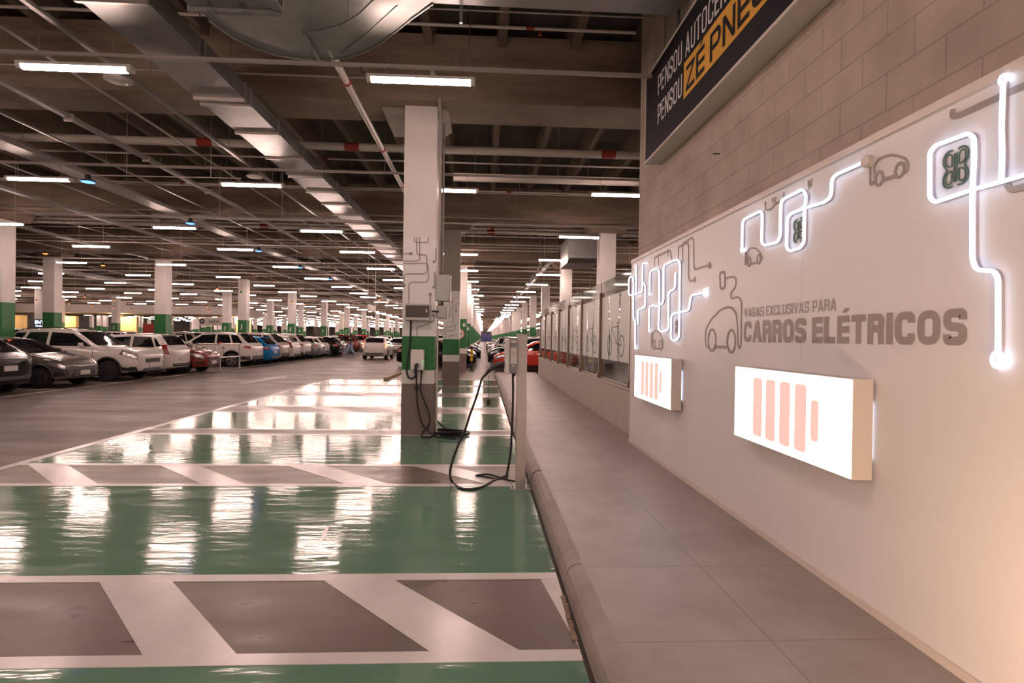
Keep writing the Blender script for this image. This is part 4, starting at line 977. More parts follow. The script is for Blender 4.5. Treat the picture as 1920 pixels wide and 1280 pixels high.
def toppatch(mb, s, x0, x1, k0=.86, k1=.86):
    def fn(u, v):
        x = x0+(x1-x0)*u; kk = k0+(k1-k0)*u; Wt = s.ring(x)[11][0]; y = Wt*kk*(2*v-1); z = s.topz(x, y)
        dz = (s.topz(x+.02, y)-s.topz(x-.02, y))/.04; o = Vector((-dz, .12*(2*v-1), 1)).normalized(); return (x, y, z), o
    patch(mb, fn, 8, 8)
CARS = {}
def make_car(key, s, rails=False, clad=False, rim='wheelm', grille=True, tl='low', spokes=5, brake=False, spare=False):
    n = 44; xs = [s.L*(i/n) for i in range(n+1)]; xs = sorted(set([0, .02, .05]+xs+[s.gb+(s.r1-s.gb)*k/8 for k in range(9)]+[s.L-.05, s.L-.02]))
    v = []; f = []; R = len(s.ring(0)); per = 2*R-2
    for x in xs:
        q = s.ring(x); full = q+[(-a, b) for a, b in q[-2:0:-1]]; v += [(x, a, b) for a, b in full]
    for i in range(len(xs)-1):
        for j in range(per): f.append((i*per+j, (i+1)*per+j, (i+1)*per+(j+1) % per, i*per+(j+1) % per))
    # rounded end caps
    for e, (i0, xx) in enumerate(((0, -.045), ((len(xs)-1)*per, s.L+.05))):
        base = [Vector(v[i0+j]) for j in range(per)]; c = sum(base, Vector())/per; o = len(v)
        for sc_, dx in ((.90, .7), (.6, 1.0)):
            v += [tuple(Vector((xx if dx == 1 else (v[i0][0]+(xx-v[i0][0])*dx), c.y+(b.y-c.y)*sc_, c.z+(b.z-c.z)*sc_))) for b in base]
        loops = [[i0+j for j in range(per)], [o+j for j in range(per)], [o+per+j for j in range(per)]]
        for A, B in zip(loops[:-1], loops[1:]):
            for j in range(per):
                qd = (A[j], A[(j+1) % per], B[(j+1) % per], B[j]); f.append(qd if e == 0 else qd[::-1])
        f.append(tuple(loops[-1]) if e == 0 else tuple(loops[-1][::-1]))
    mb = MB(); mb.add(v, f)
    me = mb.mesh('car_body', 'chrome'); me.materials.append(M['well'])
    body = bpy.data.objects.new('tmp', me); COL.objects.link(body)
    cut = MB(); ra = s.wr+.055
    for x in (s.xr, s.xf):
        for sg_ in (-1, 1): 
            y0, y1 = sorted((sg_*(s.W-.30), sg_*(s.W+.2))); cut.lathe([(ra, y0), (ra, y1)], (x, 0, s.wr+.01), axis=1, n=28)
            cut.box(x-ra, x+ra, y0, y1, -.3, s.wr*.6) if False else None
    cme = cut.mesh('cut', 'well'); co = bpy.data.objects.new('cut', cme); COL.objects.link(co)
    import bmesh
    for q_ in (me, cme):
        bb = bmesh.new(); bb.from_mesh(q_); bmesh.ops.remove_doubles(bb, verts=bb.verts, dist=1e-5); bmesh.ops.recalc_face_normals(bb, faces=bb.faces); bb.to_mesh(q_); bb.free()
    md = body.modifiers.new('b', 'BOOLEAN'); md.object = co; md.operation = 'DIFFERENCE'; md.solver = 'EXACT'; md.use_self = True
    try: md.material_mode = 'TRANSFER'
    except Exception: pass
    bpy.context.view_layer.update()
    bme = bpy.data.meshes.new_from_object(body.evaluated_get(bpy.context.evaluated_depsgraph_get()))
    COL.objects.unlink(body); bpy.data.objects.remove(body); COL.objects.unlink(co); bpy.data.objects.remove(co)
    bme.name = 'car_body'; bme.polygons.foreach_set('use_smooth', [True]*len(bme.polygons))
    try: bme.set_sharp_from_angle(angle=math.radians(38))
    except Exception: pass
    P = []                                                   # (name, mesh, children, location)
    b = s.belt; Hh = s.H
    zt = lambda x: s.top(x)-.115
    fa = s.rf+.02; wl = s.xc-.12; mid = (s.rf+.05+s.r1)/2+.12
    for sg_ in (-1, 1):
        m = MB(); zb = lambda x: s.bz(min(x, s.xc-.3))+.02
        sidepatch(m, s, [(mid+.05, zb(mid)), (wl-.05, zb(wl)-.0), (fa-.10, zt(fa-.2)), (mid+.05, zt(mid))], sg_); P.append(('front_window', m.mesh('front_window', 'cglass'), []))
        r0 = s.r1+.28 if s.kind != 'suv' else s.r1+.40
        m = MB(); sidepatch(m, s, [(r0-.12, zb(r0)), (mid-.05, zb(mid)), (mid-.05, zt(mid)), (r0+.06, zt(r0))], sg_); P.append(('rear_window', m.mesh('rear_window', 'cglass'), []))
        if s.kind != 'sedan':
            q0 = s.gb+.22
            m = MB(); sidepatch(m, s, [(q0+.02, zb(q0)+.03), (r0-.19, zb(r0)+.01), (r0-.04, zt(r0)), (s.r1+.06, zt(r0)-.03)] if r0-q0 > .35 else [(q0, zb(q0)+.04), (r0-.17, zb(r0)+.02), (r0-.05, zt(r0)-.03), (r0-.12, zt(r0)-.05)], sg_, 4, 4); P.append(('quarter_window', m.mesh('quarter_window', 'cglass'), []))
        # lamps
        m = MB(); nz = s.top(s.L-.3)
        sidepatch(m, s, [(s.L-.52, nz-.15), (s.L-.01, nz-.33), (s.L-.01, nz-.16), (s.L-.42, nz-.03)], sg_, 8, 3); P.append(('headlamp_surround', m.mesh('headlamp_surround', 'plastic'), []))
        m = MB(); sidepatch(m, s, [(s.L-.46, nz-.14), (s.L-.03, nz-.30), (s.L-.03, nz-.19), (s.L-.38, nz-.06)], sg_, 8, 3, off=.014); P.append(('headlamp', m.mesh('headlamp', 'hlamp'), []))
        m = MB()
        if tl == 'low': sidepatch(m, s, [(.02, b-.19), (.36, b-.11), (.30, b-.0), (.02, b-.03)], sg_, 6, 3)
        else: sidepatch(m, s, [(.015, b-.20), (.16, b-.18), (.30, b+.14), (.13, b+.16)], sg_, 5, 5)
        P.append(('tail_lamp', m.mesh('tail_lamp', 'tlampon' if brake else 'tlamp'), []))
        m = MB(); sidepatch(m, s, [(s.L-.30, .36), (s.L-.06, .36), (s.L-.06, .46), (s.L-.22, .46)], sg_, 4, 2); P.append(('fog_lamp_recess', m.mesh('fog_lamp_recess', 'plastic'), []))
        # mirror
        m = MB(); mx_ = s.xc-.40; my = s.side(mx_, b)+.02
        m.bbox(mx_-.05, mx_+.05, sg_*(my+.02), sg_*(my+.20), b+.03, b+.16, .03); m.box(mx_-.02, mx_+.02, sg_*(my-.05), sg_*(my+.06), b-.0, b+.06); P.append(('mirror', m.mesh('mirror', 'plastic'), []))
        for hx in (mid-.35, wl-.85):
            m = MB(); hy = s.side(hx, b-.13); m.bbox(hx-.09, hx+.09, sg_*(hy-.01), sg_*(hy+.02), b-.145, b-.11, .008); P.append(('door_handle', m.mesh('door_handle', 'plastic' if clad else 'chrome'), []))
        m = MB()                                             # door seams
        for x_ in (mid, wl+.02, s.xr+.36): sidepatch(m, s, [(x_-.006, .34), (x_+.006, .34), (x_+.006, b-.03), (x_-.006, b-.03)], sg_, 1, 5)
        P.append(('door_seams', m.mesh('door_seams', 'well'), []))
        m = MB(); z1 = .45 if clad else .30
        sidepatch(m, s, [(s.xr+s.wr+.07, s.clear+.04), (s.xf-s.wr-.07, s.clear+.04), (s.xf-s.wr-.06, z1), (s.xr+s.wr+.06, z1)], sg_, 8, 2)
        if clad:
            sidepatch(m, s, [(.03, .34), (s.xr-s.wr-.09, .34), (s.xr-s.wr-.08, .50), (.03, .52)], sg_, 4, 2); sidepatch(m, s, [(s.xf+s.wr+.08, .32), (s.L-.04, .32), (s.L-.04, .40), (s.xf+s.wr+.08, .46)], sg_, 4, 2)
            for xw in (s.xr, s.xf):
                m.tube([(xw+(ra+.02)*math.cos(t), sg_*(s.side(xw, .6)-.005), s.wr+.01+(ra+.02)*math.sin(t)) for t in (PI*k/14 for k in range(15))], .035, 6)
        P.append(('side_skirt', m.mesh('side_skirt', 'plastic'), []))
        if rails:
            m = MB(); m.tube([(x_, sg_*(s.ring(x_)[11][0]*.93), s.top(x_)+(.035 if 0 < i < 5 else .0)) for i, x_ in enumerate([s.r1+.15+(s.rf-.35-s.r1)*t/5 for t in range(6)])], .014, 6); P.append(('roof_rail', m.mesh('roof_rail', 'plastic'), []))
    m = MB(); toppatch(m, s, s.rf+.02, s.xc-.03, .90, .93); P.append(('windscreen', m.mesh('windscreen', 'cglass'), []))
    m = MB(); toppatch(m, s, s.gb+.06, s.r1-.02, .86, .90); P.append(('rear_screen', m.mesh('rear_screen', 'cglass'), []))
    m = MB(); gz = s.top(s.L-.1)-.28; m.bbox(s.L-.02, s.L+.058, -.45, .45, gz-.10, gz+.09, .05); m.bbox(s.L-.05, s.L+.060, -.50, .50, .28, .42, .03); P.append(('grille', m.mesh('grille', 'plastic'), []))
    m = MB(); m.bbox(s.L-.03, s.L+.065, -.34, .34, gz-.01, gz+.012, .004); P.append(('grille_trim', m.mesh('grille_trim', 'chrome'), []))
    m = MB(); m.bbox(s.L+.055, s.L+.07, -.20, .20, .44 if gz > .58 else .34, (.44 if gz > .58 else .34)+.13, .004); P.append(('number_plate', m.mesh('number_plate', 'plate'), []))
    m = MB(); m.bbox(-.062, -.040, -.20, .20, .58, .71, .004); P.append(('number_plate', m.mesh('number_plate', 'plate'), []))
    m = MB(); m.bbox(-.065, .06, -s.W*.72, s.W*.72, .34, .46 if not clad else .54, .03); P.append(('bumper_insert', m.mesh('bumper_insert', 'plastic'), []))
    if s.kind != 'sedan':
        m = MB(); m.bbox(s.r1-.16, s.r1+.10, -s.W*.62, s.W*.62, s.H-.075, s.H-.045, .01); P.append(('roof_spoiler', m.mesh('roof_spoiler', 'plastic'), []))
    # wheels
    tw = MB(); tw.lathe([(s.wr*.62, -.095), (s.wr*.95, -.10), (s.wr, -.075), (s.wr, .075), (s.wr*.95, .10), (s.wr*.62, .095)], (0, 0, 0), axis=1, n=28); tym = tw.mesh('tyre', 'tyre', True)
    rm = MB(); rr_ = s.wr*.64
    for side in (-1, 1):
        y = side*.085; rm.lathe(sorted([(rr_, y-.008), (rr_, y+.008)], key=lambda q: q[1]), (0, 0, 0), axis=1, n=24, mi=1)
        for k in range(spokes):
            t = 2*PI*k/spokes; a = Vector((math.cos(t), 0, math.sin(t))); c_ = Vector((-math.sin(t), 0, math.cos(t)))
            q = [a*.03+c_*.022, a*rr_*.95+c_*.035, a*rr_*.95-c_*.035, a*.03-c_*.022]
            o_ = Vector((0, y+side*.016, 0)); o2 = Vector((0, y, 0)); rm.add([p+o2 for p in q]+[p+o_ for p in q], [(0, 1, 2, 3), (7, 6, 5, 4), (0, 4, 5, 1), (1, 5, 6, 2), (2, 6, 7, 3), (3, 7, 4, 0)])
        rm.tube([(rr_*math.cos(2*PI*k/20), y+side*.008, rr_*math.sin(2*PI*k/20)) for k in range(20)], .012, 5, closed=True)
        rm.lathe([(.045, y-.02), (.045, y+.02)], (0, 0, 0), axis=1, n=12)
    rmm = rm.mesh('rim', [rim, 'wheeld' if rim == 'wheelm' else 'well'])
    CARS[key] = (s, bme, P, tym, rmm)
def car(key, colour, x, y, heading, label, cat='car', detail=True, brake=False):
    s, bme, P, tym, rmm = CARS[key]
    o = empty('car', (x, y, 0), heading)                      # x, y: centre of the car on the floor
    off = (-s.L/2, 0, 0)
    b = link('body', bme, o, off)
    b.material_slots[0].link = 'OBJECT'; b.material_slots[0].material = PAINT[colour]
    for nm, me, _ in P:
        if not detail and nm in ('door_seams', 'door_handle', 'fog_lamp_recess', 'grille_trim'): continue
        c = link(nm, me, o, off)
        if nm == 'mirror' and colour not in ('grey',): c.material_slots[0].link = 'OBJECT'; c.material_slots[0].material = PAINT[colour]
        if nm == 'roof_spoiler': c.material_slots[0].link = 'OBJECT'; c.material_slots[0].material = PAINT[colour]
        if nm == 'tail_lamp' and brake: c.material_slots[0].link = 'OBJECT'; c.material_slots[0].material = M['tlampon']
    for wx in (s.xr, s.xf):
        for sg_ in (-1, 1):
            wh = link('wheel', tym, o, (wx-s.L/2, sg_*(s.W-.115), s.wr)); link('rim', rmm, wh)
    return tag(o, label, cat)
make_car('suv', Shape(4.22, 1.77, 1.66, 2.52, .86, 'suv', .25, .335, 1.10, 1.06, .12, .42, 1.22, .72, .98), rails=True, clad=True, spokes=10, rim='wheeld')
make_car('ka', Shape(3.62, 1.64, 1.40, 2.45, .62, 'hatch', .18, .28, .93, .90, .10, .62, .95, .85, .76), clad=True, rim='wheeld')
make_car('fox', Shape(3.80, 1.66, 1.54, 2.46, .72, 'hatch', .20, .29, 1.02, .98, .07, .36, 1.0, .75, .84), tl='high')
make_car('hatch', Shape(3.93, 1.70, 1.47, 2.50, .78, 'hatch', .18, .30, .98, .94, .10, .52, 1.08, .78, .82))
make_car('sedan', Shape(4.35, 1.72, 1.45, 2.55, .82, 'sedan', .17, .30, .96, .92, .1, .5, 1.15, .80, .80))
make_car('cross', Shape(4.30, 1.82, 1.66, 2.60, .85, 'suv', .24, .34, 1.08, 1.03, .12, .60, 1.20, .74, .95), rails=False, clad=True, spokes=5)
make_car('panda', Shape(3.66, 1.64, 1.52, 2.38, .70, 'hatch', .20, .29, 1.02, .98, .06, .30, .95, .75, .86), tl='high')
make_car('blackcar', Shape(3.95, 1.72, 1.45, 2.50, .78, 'hatch', .17, .31, .98, .95, .16, .80, 1.08, .78, .82))
EAST, WEST, NORTH, SOUTH = 0, PI, PI/2, -PI/2
# first row: cars standing at the lane, tails or noses towards it
def rowcar(key, colour, y, nose_out, label, xe=-11.15, detail=True):
    L = CARS[key][0].L; return car(key, colour, xe-L/2, y, EAST if nose_out else WEST, label, detail=detail)
rowcar('blackcar', 'black', 14.55, False, 'glossy black hatchback cut by the edge of the view, tail to the lane, red lamp', xe=-11.45)
rowcar('ka', 'grey', 17.15, True, 'small grey hatchback with dark plastic bumper, nose to the lane', xe=-11.45)
rowcar('suv', 'white', 19.75, True, 'white compact sport utility car with roof rails and dark alloys, nose to the lane', xe=-11.0)
rowcar('fox', 'white', 22.1, False, 'white hatchback parked tail out between the roof railed car and the red one', xe=-11.25)
rowcar('hatch', 'red', 24.0, True, 'dark red hatchback with black wheels, nose out beside the metal rail', xe=-10.95)
rowcar('cross', 'white', 28.9, False, 'white crossover with black wheel arches, tail out just past the metal rail', xe=-11.05)
rowcar('hatch', 'blue', 31.0, False, 'bright blue hatchback, tail to the lane', xe=-10.95)
rowcar('cross', 'pearl', 33.2, False, 'pearl white crossover parked tail out beside the blue hatchback')
rowcar('panda', 'white', 35.3, False, 'white small hatchback, tail out, next after the pearl crossover')
rowcar('cross', 'white', 37.4, False, 'white crossover with dark bumper, tail out, before the slate sedan')
rowcar('sedan', 'slate', 39.6, False, 'slate grey sedan, tail out in the first parked row', xe=-10.9)
rowcar('hatch', 'white', 42.0, False, 'white hatchback seen between the slate sedan and the silver car')
rowcar('hatch', 'black', 44.0, False, 'black hatchback tail beside the silver car', xe=-10.7)
rowcar('fox', 'silver', 46.6, False, 'silver hatchback, tail out, last clearly seen in the first row', xe=-11.0)
rowcar('cross', 'red', 51.0, False, 'tall red car parked behind the silver hatchback', xe=-10.6)
rowcar('suv', 'orange', 58.0, False, 'orange car far down the lane behind the walking people', xe=-10.9, detail=False)
for i, (k, c, y) in enumerate((('hatch', 'white', 61.5), ('sedan', 'silver', 64.5), ('fox', 'black', 67.5), ('hatch', 'slate', 71), ('cross', 'white', 75), ('hatch', 'wine', 79), ('sedan', 'white', 84), ('hatch', 'silver', 90))):
    rowcar(k, c, y, False, 'distant %s car down the lane, %s beyond the orange car' % ({'slate': 'grey', 'wine': 'dark red'}.get(c, c), ordinal(i+1)), detail=False)
# second row, noses to the first
SR = [('suv', 'black', 17.3), ('cross', 'wine', 20.0), ('hatch', 'silver', 22.4), ('cross', 'black', 24.8), ('hatch', 'white', 28.0), ('sedan', 'white', 30.6), ('hatch', 'grey', 33.4), ('cross', 'silver', 36.0), ('sedan', 'black', 38.8), ('suv', 'white', 41.6), ('hatch', 'white', 44.4), ('sedan', 'slate', 47.2), ('cross', 'grey', 51)]
for i, (k, c, y) in enumerate(SR):
    L = CARS[k][0].L; car(k, c, -16.7-L/2, y, WEST if i % 3 else EAST, '%s car in the second parked row, %s from the camera' % ({'wine': 'dark red', 'slate': 'grey'}.get(c, c), ordinal(i+1)), detail=False)
for i, (k, c, x, y) in enumerate((('cross', 'white', -30, 33), ('hatch', 'silver', -30, 38), ('sedan', 'black', -30, 43), ('suv', 'white', -30, 48), ('hatch', 'grey', -30, 53), ('cross', 'black', -30, 58))):
    car(k, c, x, y, WEST, '%s car in the third parked row, %s from the camera' % (c, ordinal(i+1)), detail=False)
# moving cars on the lane
car('panda', 'white', -7.15, 40.3, NORTH, 'white hatchback driving away on the lane with tail lamps lit', brake=True)
car('sedan', 'silver', -7.15, 49.5, NORTH, 'silver sedan driving away ahead of the white hatchback', brake=True)
car('hatch', 'black', -5.9, 56.5, NORTH, 'dark car farther ahead on the lane', detail=False)
for i, (c, x, y) in enumerate((('white', -6.9, 66), ('wine', -5.2, 72), ('black', -4.6, 84), ('silver', -7.6, 86))):
    car('hatch', c, x, y, NORTH, 'tiny %s car far away on the lane, %s' % ({'wine': 'dark red'}.get(c, c), ordinal(i+1)), detail=False)
# right of the main pillar: short rows facing each other
car('hatch', 'black', -2.35, 30.2, EAST, 'black car behind the main pillar, nose near the yellow and black bollard')
car('fox', 'white', -2.3, 32.7, EAST, 'white car behind the bollard, next to the black one')
car('cross', 'black', -2.3, 35.4, EAST, 'black crossover in the short row behind the white car')
for i, (k, c, y) in enumerate((('hatch', 'white', 38.5), ('sedan', 'silver', 41.2), ('hatch', 'black', 47), ('cross', 'white', 50), ('sedan', 'grey', 57), ('hatch', 'black', 66))):
    car(k, c, -2.4, y, EAST, '%s car in the pillar side row, %s behind the black crossover' % (c, ordinal(i+1)), detail=False)
car('hatch', 'orange', 2.55, 27.6, WEST, 'orange red hatchback beyond the end of the sidewalk, behind the charging post')
car('cross', 'black', 2.5, 30.4, WEST, 'black crossover next behind the orange red hatchback')
car('hatch', 'slate', 2.5, 32.9, WEST, 'grey hatchback behind the black crossover')
car('suv', 'black', 2.6, 36.0, WEST, 'black roof railed car in the row beyond the sidewalk', detail=False)
car('suv', 'silver', 2.9, 42.5, EAST, 'silver grey tall vehicle in the row beyond the sidewalk', detail=False)
for i, (k, c, y) in enumerate((('cross', 'white', 47), ('hatch', 'wine', 50), ('hatch', 'white', 55), ('sedan', 'black', 60), ('cross', 'silver', 68))):
    car(k, c, 2.6, y, WEST, '%s car far in the row beyond the sidewalk, %s' % ({'wine': 'dark red'}.get(c, c), ordinal(i+1)), detail=False)
for i, (k, c, x, y) in enumerate((('hatch', 'orange', 8.5, 24.5), ('hatch', 'black', 8.5, 21), ('sedan', 'silver', 8.5, 17.5), ('cross', 'black', 8.6, 14))):
    car(k, c, x, y, WEST, '%s car seen dimly through the glass fence, %s from its far end' % ('orange red' if c == 'orange' else c, ordinal(i+1)), detail=False)

# ------------------------------------------------------------------ rail, bollard, signs
o = empty('barrier_rail', (-11.1, 25.0, 0))
t = MB()
for (x, y) in ((0, 0), (0, 2.05)): pass
pts = fillet([(0, .0, 0), (0, .0, 1.12), (-1.0, .05, 1.12), (-1.0, .05, 0)], .12, 6); 
t.tube(pts, .035, 10); t.build('hoop', 'steel', o, smooth=True)
t = MB(); t.tube(fillet([(0, 0, 1.12), (0, .10, 1.12), (0, 1.95, 1.12), (0, 1.95, 0)], .12, 6), .035, 10); t.build('hoop', 'steel', o, smooth=True)
MB().tube([(0, 0, .55), (0, 1.95, .55)], .028, 10).build('middle_bar', 'steel', o, smooth=True); MB().tube([(0, 0, .55), (-1.0, .05, .55)], .028, 10).build('middle_bar', 'steel', o, smooth=True)
for q in ((0, 0), (-1.0, .05), (0, 1.95)): MB().lathe([(.07, 0), (.07, .012)], (*q, 0), n=14).build('floor_flange', 'steel', o)
tag(o, 'steel tube barrier rail between the dark red hatchback and the white crossover', 'rail')
o = empty('bollard', (-.50, 26.6, 0))
MB().lathe([(.17, 0), (.17, .04), (.07, .05)], (0, 0, 0), n=18).build('base', 'black', o); MB().tube([(0, 0, .04), (0, 0, 1.12)], .055, 14).build('tube', 'black', o, smooth=True)
for z in (.48, .67, .86): MB().tube([(0, 0, z), (0, 0, z+.14)], .060, 14).build('yellow_band', 'yellow', o, smooth=True)
MB().lathe([(.055, 1.12), (.04, 1.16)], (0, 0, 0), n=14).build('cap', 'black', o)
tag(o, 'black and yellow bollard beside the pillar numbered 6', 'bollard')
# hanging sign over the lane
o = empty('hanging_sign', (-4.92, 24.9, 2.63))
MB().bbox(-.03, .03, 0, 1.75, 0, .30, .01).build('panel', 'signw', o)
MB().box(.03, .034, .35, 1.4, .09, .20).build('print', 'frame', o)
for y in (.02, 1.72): MB().tube([(0, y, .3), (0, y, 3.87)], .010, 6).build('rod', 'pipe', o)
tag(o, 'pale rectangular sign hanging on two long rods over the lane edge', 'sign')
# exit sign far left
o = empty('exit_sign', (-23.7, 50, 2.28))
MB().bbox(-.2, 1.75, -.04, .04, 0, .62, .01).build('panel', 'signw', o)
MB().lathe([(.22, -.05), (.22, -.04)], (0, 0, .33), axis=1, n=20).build('arrow_disc', 'dark', o)
m = MB(); m.prism([(-.13, .30), (.02, .30), (.02, .22), (.14, .33), (.02, .44), (.02, .36), (-.13, .36)], 1, -.056, -.05); m.build('arrow', 'signw', o)
me = place_text(text_mesh('lettering', 'SAÍDA', 'dark', .01), (.55, -.041, .18), (1, 0, 0), (0, 0, 1), .9, .32); link('lettering', me, o)
for x_ in (0, 1.6): MB().tube([(x_, 0, .6), (x_, 0, 2.9)], .012, 6).build('rod', 'pipe', o)
tag(o, 'pale exit sign with arrow disc far beyond the parked rows', 'sign')
# lit entrance sign
q = at(64, 607, 1, 45)
o = empty('entrance_sign', (q.x, 45, 1.85)); MB().bbox(0, 1.7, 0, .1, 0, .62, .01).build('panel', 'blue', o)
me = place_text(text_mesh('lettering', 'ENTRADA', 'signb', .02), (.06, -.002, .25), (1, 0, 0), (0, 0, 1), 1.58, .27); link('lettering', me, o)
MB().box(.1, 1.6, -.012, 0, .07, .15).build('line', 'signb', o)
for x_ in (.1, 1.6): MB().tube([(x_, .05, .6), (x_, .05, 3.3)], .012, 6).build('rod', 'pipe', o)
tag(o, 'backlit blue sign with white letters behind the far pillars', 'sign')
# warm lit entrance lobby far left
for i, (x0, x1, y) in enumerate(((-51.5, -45.8, 60), (-43.5, -40.8, 60), (-37.2, -34.9, 60), (-27.6, -26.0, 66))):
    struct('wall_lobby', MB().box(x0, x1, y, y+.4, 0, 3.15), 'cream', 'cream lobby wall lit by warm lamps, %s piece' % ordinal(i+1), 'wall')
    l = bpy.data.lights.new('lobby_lamp', 'POINT'); l.energy = 270; l.color = (1, .62, .28); l.shadow_soft_size = .15
    lo = empty('lobby_downlight', ((x0+x1)/2, y-1.2, 3.4)); MB().lathe([(.12, .0), (.12, .08)], (0, 0, 0), n=14).build('housing', 'lhouse', lo); MB().lathe([(.10, -.01), (.10, 0)], (0, 0, 0), n=14).build('lens', 'lampw', lo)
    ll = link('lobby_lamp_light', l, lo, (0, 0, -.2)); tag(lo, 'warm ceiling spot over the %s piece of cream lobby wall' % ordinal(i+1), 'ceiling lamp')
struct('ceiling_lobby', MB().box(-52, -25, 58, 67, 3.45, 4.2), 'farwall', 'lowered bulkhead over the lobby walls', 'ceiling')
q = at(268, 612, 1, 50); tag(MB().box(q.x, q.x+1.35, 50, 50.3, 0, 2.3).build('red_cabinet', 'redwall'), 'plain red panel standing behind the parked cars', 'panel')
q = at(596, 620, 1, 70); tag(MB().box(q.x-.5, q.x+1.2, 70, 70.4, 0, 2.6).build('brown_shutter', 'smoke'), 'brown shutter panel far behind the silver hatchback', 'panel')
tag(MB().box(-2.0, 9, 240, 240.5, 0, 3.2).build('blue_hoarding', 'blue'), 'small blue hoarding at the far end of the sidewalk aisle', 'hoarding')
# festoon cable with clips climbing right of the far lamp line
a_, b_ = Vector((2.2, 90, 4.0)), Vector((2.2, 22, 4.35)); m = MB(); m.tube([a_, b_], .02, 5)
for k in range(1, 26):
    p = a_.lerp(b_, k/26); m.bbox(p.x-.05, p.x+.05, p.y-.08, p.y+.08, p.z-.1, p.z+.03, .02)
m.tube([a_, (a_.x, a_.y, 6.5)], .01, 5); m.tube([b_, (b_.x, b_.y, 6.5)], .01, 5)
tag(m.build('festoon_cable', 'dark'), 'dark festoon cable with clips right of the far lamp line', 'cable')
o = empty('air_duct', (3.5, 19.6, 4.2))
MB().bbox(-.6, .5, .0, 2.2, .15, .9, .02).build('duct_body', 'galv', o); MB().prism([(0, .15), (.35, 0), (2.2, 0), (2.2, .15)], 0, -.6, .5).build('duct_throat', 'galv', o)
MB().box(-.63, .53, -.03, .0, .12, .93).build('flange', 'galv', o)
for x_ in (-.4, .3): MB().tube([(x_, 1, .9), (x_, 1, 2.2)], .01, 5).build('hanger_rod', 'rod', o)
tag(o, 'short grey duct box at the ceiling beside the first pillar beyond the fence', 'air duct')

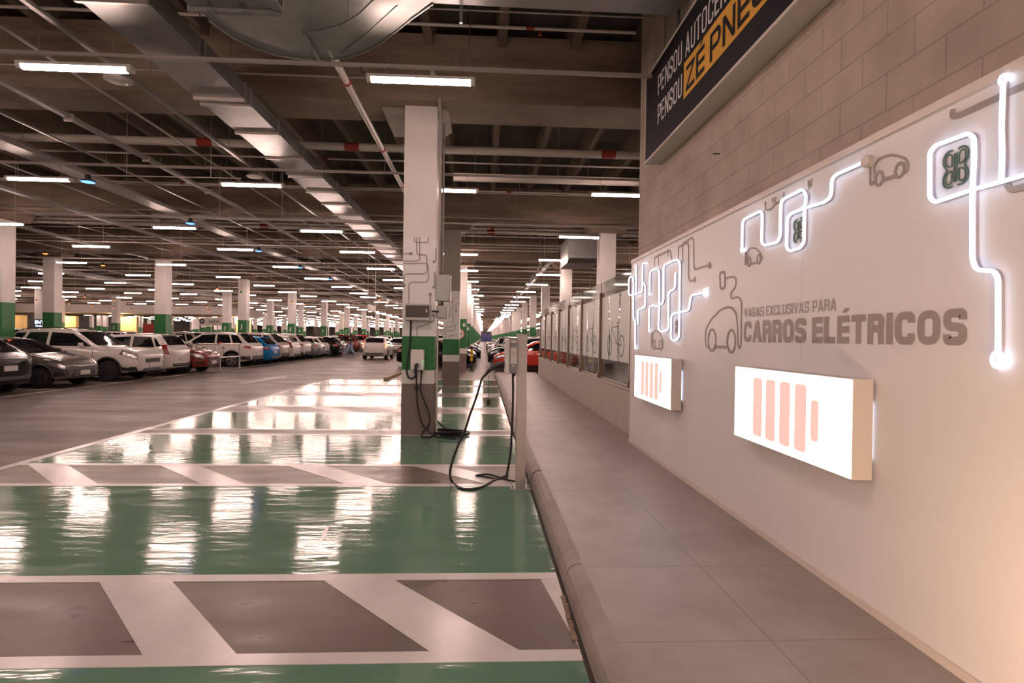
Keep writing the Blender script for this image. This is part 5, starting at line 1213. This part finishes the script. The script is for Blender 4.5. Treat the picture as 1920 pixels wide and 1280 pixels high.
# ------------------------------------------------------------------ people
def person(loc, rz, top, legs, label, stride=.32, h=1.66):
    o = empty('person', loc, rz); k = h/1.7
    V = [(0, 0, .92), (0, 0, 1.08), (0, 0, 1.28), (0, 0, 1.42), (0, 0, 1.50), (.01, 0, 1.60), (.01, 0, 1.66),
         (0, .09, .88), (stride*.5, .09, .48), (stride*.78, .09, .08), (stride*.78+.13, .09, .04),
         (0, -.09, .88), (-stride*.25, -.09, .48), (-stride, -.09, .11), (-stride+.10, -.09, .04),
         (0, .17, 1.38), (-.10, .21, 1.12), (-.02, .22, .90), (0, .22, .82), (0, -.17, 1.38), (.12, -.21, 1.13), (.26, -.2, .96), (.30, -.19, .90)]
    E = [(0, 1), (1, 2), (2, 3), (3, 4), (4, 5), (5, 6), (0, 7), (7, 8), (8, 9), (9, 10), (0, 11), (11, 12), (12, 13), (13, 14), (3, 15), (15, 16), (16, 17), (17, 18), (3, 19), (19, 20), (20, 21), (21, 22)]
    R = [.125, .115, .13, .10, .052, .085, .07, .085, .058, .042, .032, .085, .058, .042, .032, .052, .04, .03, .026, .052, .04, .03, .026]
    def skin(name, idx, grow, m, par):
        mp = {a: i for i, a in enumerate(idx)}; me = bpy.data.meshes.new(name); me.from_pydata([tuple(c*k for c in V[i]) for i in idx], [(mp[a], mp[b]) for a, b in E if a in mp and b in mp], [])
        t = bpy.data.objects.new(name, me); COL.objects.link(t); t.modifiers.new('s', 'SKIN'); t.modifiers.new('d', 'SUBSURF').levels = 2
        if not me.skin_vertices: me.attributes.new('skin_vertex', 'FLOAT2', 'POINT') if False else None
        if me.skin_vertices:
            for i, a in enumerate(idx):
                r_ = R[a]*k*grow.get(a, grow.get('*', 1)); me.skin_vertices[0].data[i].radius = (r_, r_); me.skin_vertices[0].data[i].use_root = (i == 0)
        bpy.context.view_layer.update(); dg = bpy.context.evaluated_depsgraph_get(); ev = t.evaluated_get(dg); ok = bpy.data.meshes.new_from_object(ev)
        COL.objects.unlink(t); bpy.data.objects.remove(t); ok.name = name; ok.materials.clear(); ok.materials.append(M[m])
        ok.polygons.foreach_set('use_smooth', [True]*len(ok.polygons)); return link(name, ok, par)
    def mk(name, idx, grow, m):
        # a skin layer is only created by the operator; add it through bmesh instead
        import bmesh
        mp = {a: i for i, a in enumerate(idx)}; me = bpy.data.meshes.new(name); me.from_pydata([tuple(c*k for c in V[i]) for i in idx], [(mp[a], mp[b]) for a, b in E if a in mp and b in mp], [])
        bm = bmesh.new(); bm.from_mesh(me); ly = bm.verts.layers.skin.verify(); bm.verts.ensure_lookup_table()
        for i, a in enumerate(idx):
            r_ = R[a]*k*grow.get(a, grow.get('*', 1)); bm.verts[i][ly].radius = (r_, r_); bm.verts[i][ly].use_root = (i == 0)
        bm.to_mesh(me); bm.free(); t = bpy.data.objects.new(name, me); COL.objects.link(t); t.modifiers.new('s', 'SKIN'); t.modifiers.new('d', 'SUBSURF').levels = 2
        bpy.context.view_layer.update(); ok = bpy.data.meshes.new_from_object(t.evaluated_get(bpy.context.evaluated_depsgraph_get()))
        COL.objects.unlink(t); bpy.data.objects.remove(t); ok.name = name; ok.materials.clear(); ok.materials.append(M[m]); ok.polygons.foreach_set('use_smooth', [True]*len(ok.polygons)); return link(name, ok, o)
    mk('body', list(range(23)), {'*': 1}, 'skin')
    mk('top', [1, 2, 3, 15, 16, 17, 19, 20, 21], {'*': 1.22, 17: 1.3, 21: 1.3}, top)
    mk('trousers', [0, 7, 8, 9, 11, 12, 13], {'*': 1.25, 8: 1.7, 12: 1.7, 9: 2.3, 13: 2.3}, legs)
    hm = MB(); hm.lathe([(.03, -.30), (.09, -.24), (.105, -.08), (.10, .02), (.07, .09), (.02, .11)], (-.03*k, 0, 1.62*k), n=16); hm.build('hair', 'hair', o, smooth=True)
    for x_, z_ in ((stride*.78+.05, .0), (-stride+.04, .0)):
        y_ = .09 if x_ > 0 else -.09; MB().bbox((x_-.09)*k, (x_+.16)*k, (y_-.045)*k, (y_+.045)*k, 0, .085, .03).build('shoe', 'shoe', o)
    return tag(o, label, 'person')
person((-10.05, 44.4, 0), PI, 'top', 'jeans', 'person in black top and wide light blue trousers striding across the lane', stride=.42)
person((-10.3, 45.4, 0), PI, 'top', 'top', 'person in dark clothes walking just ahead of the one in blue trousers', stride=.30)
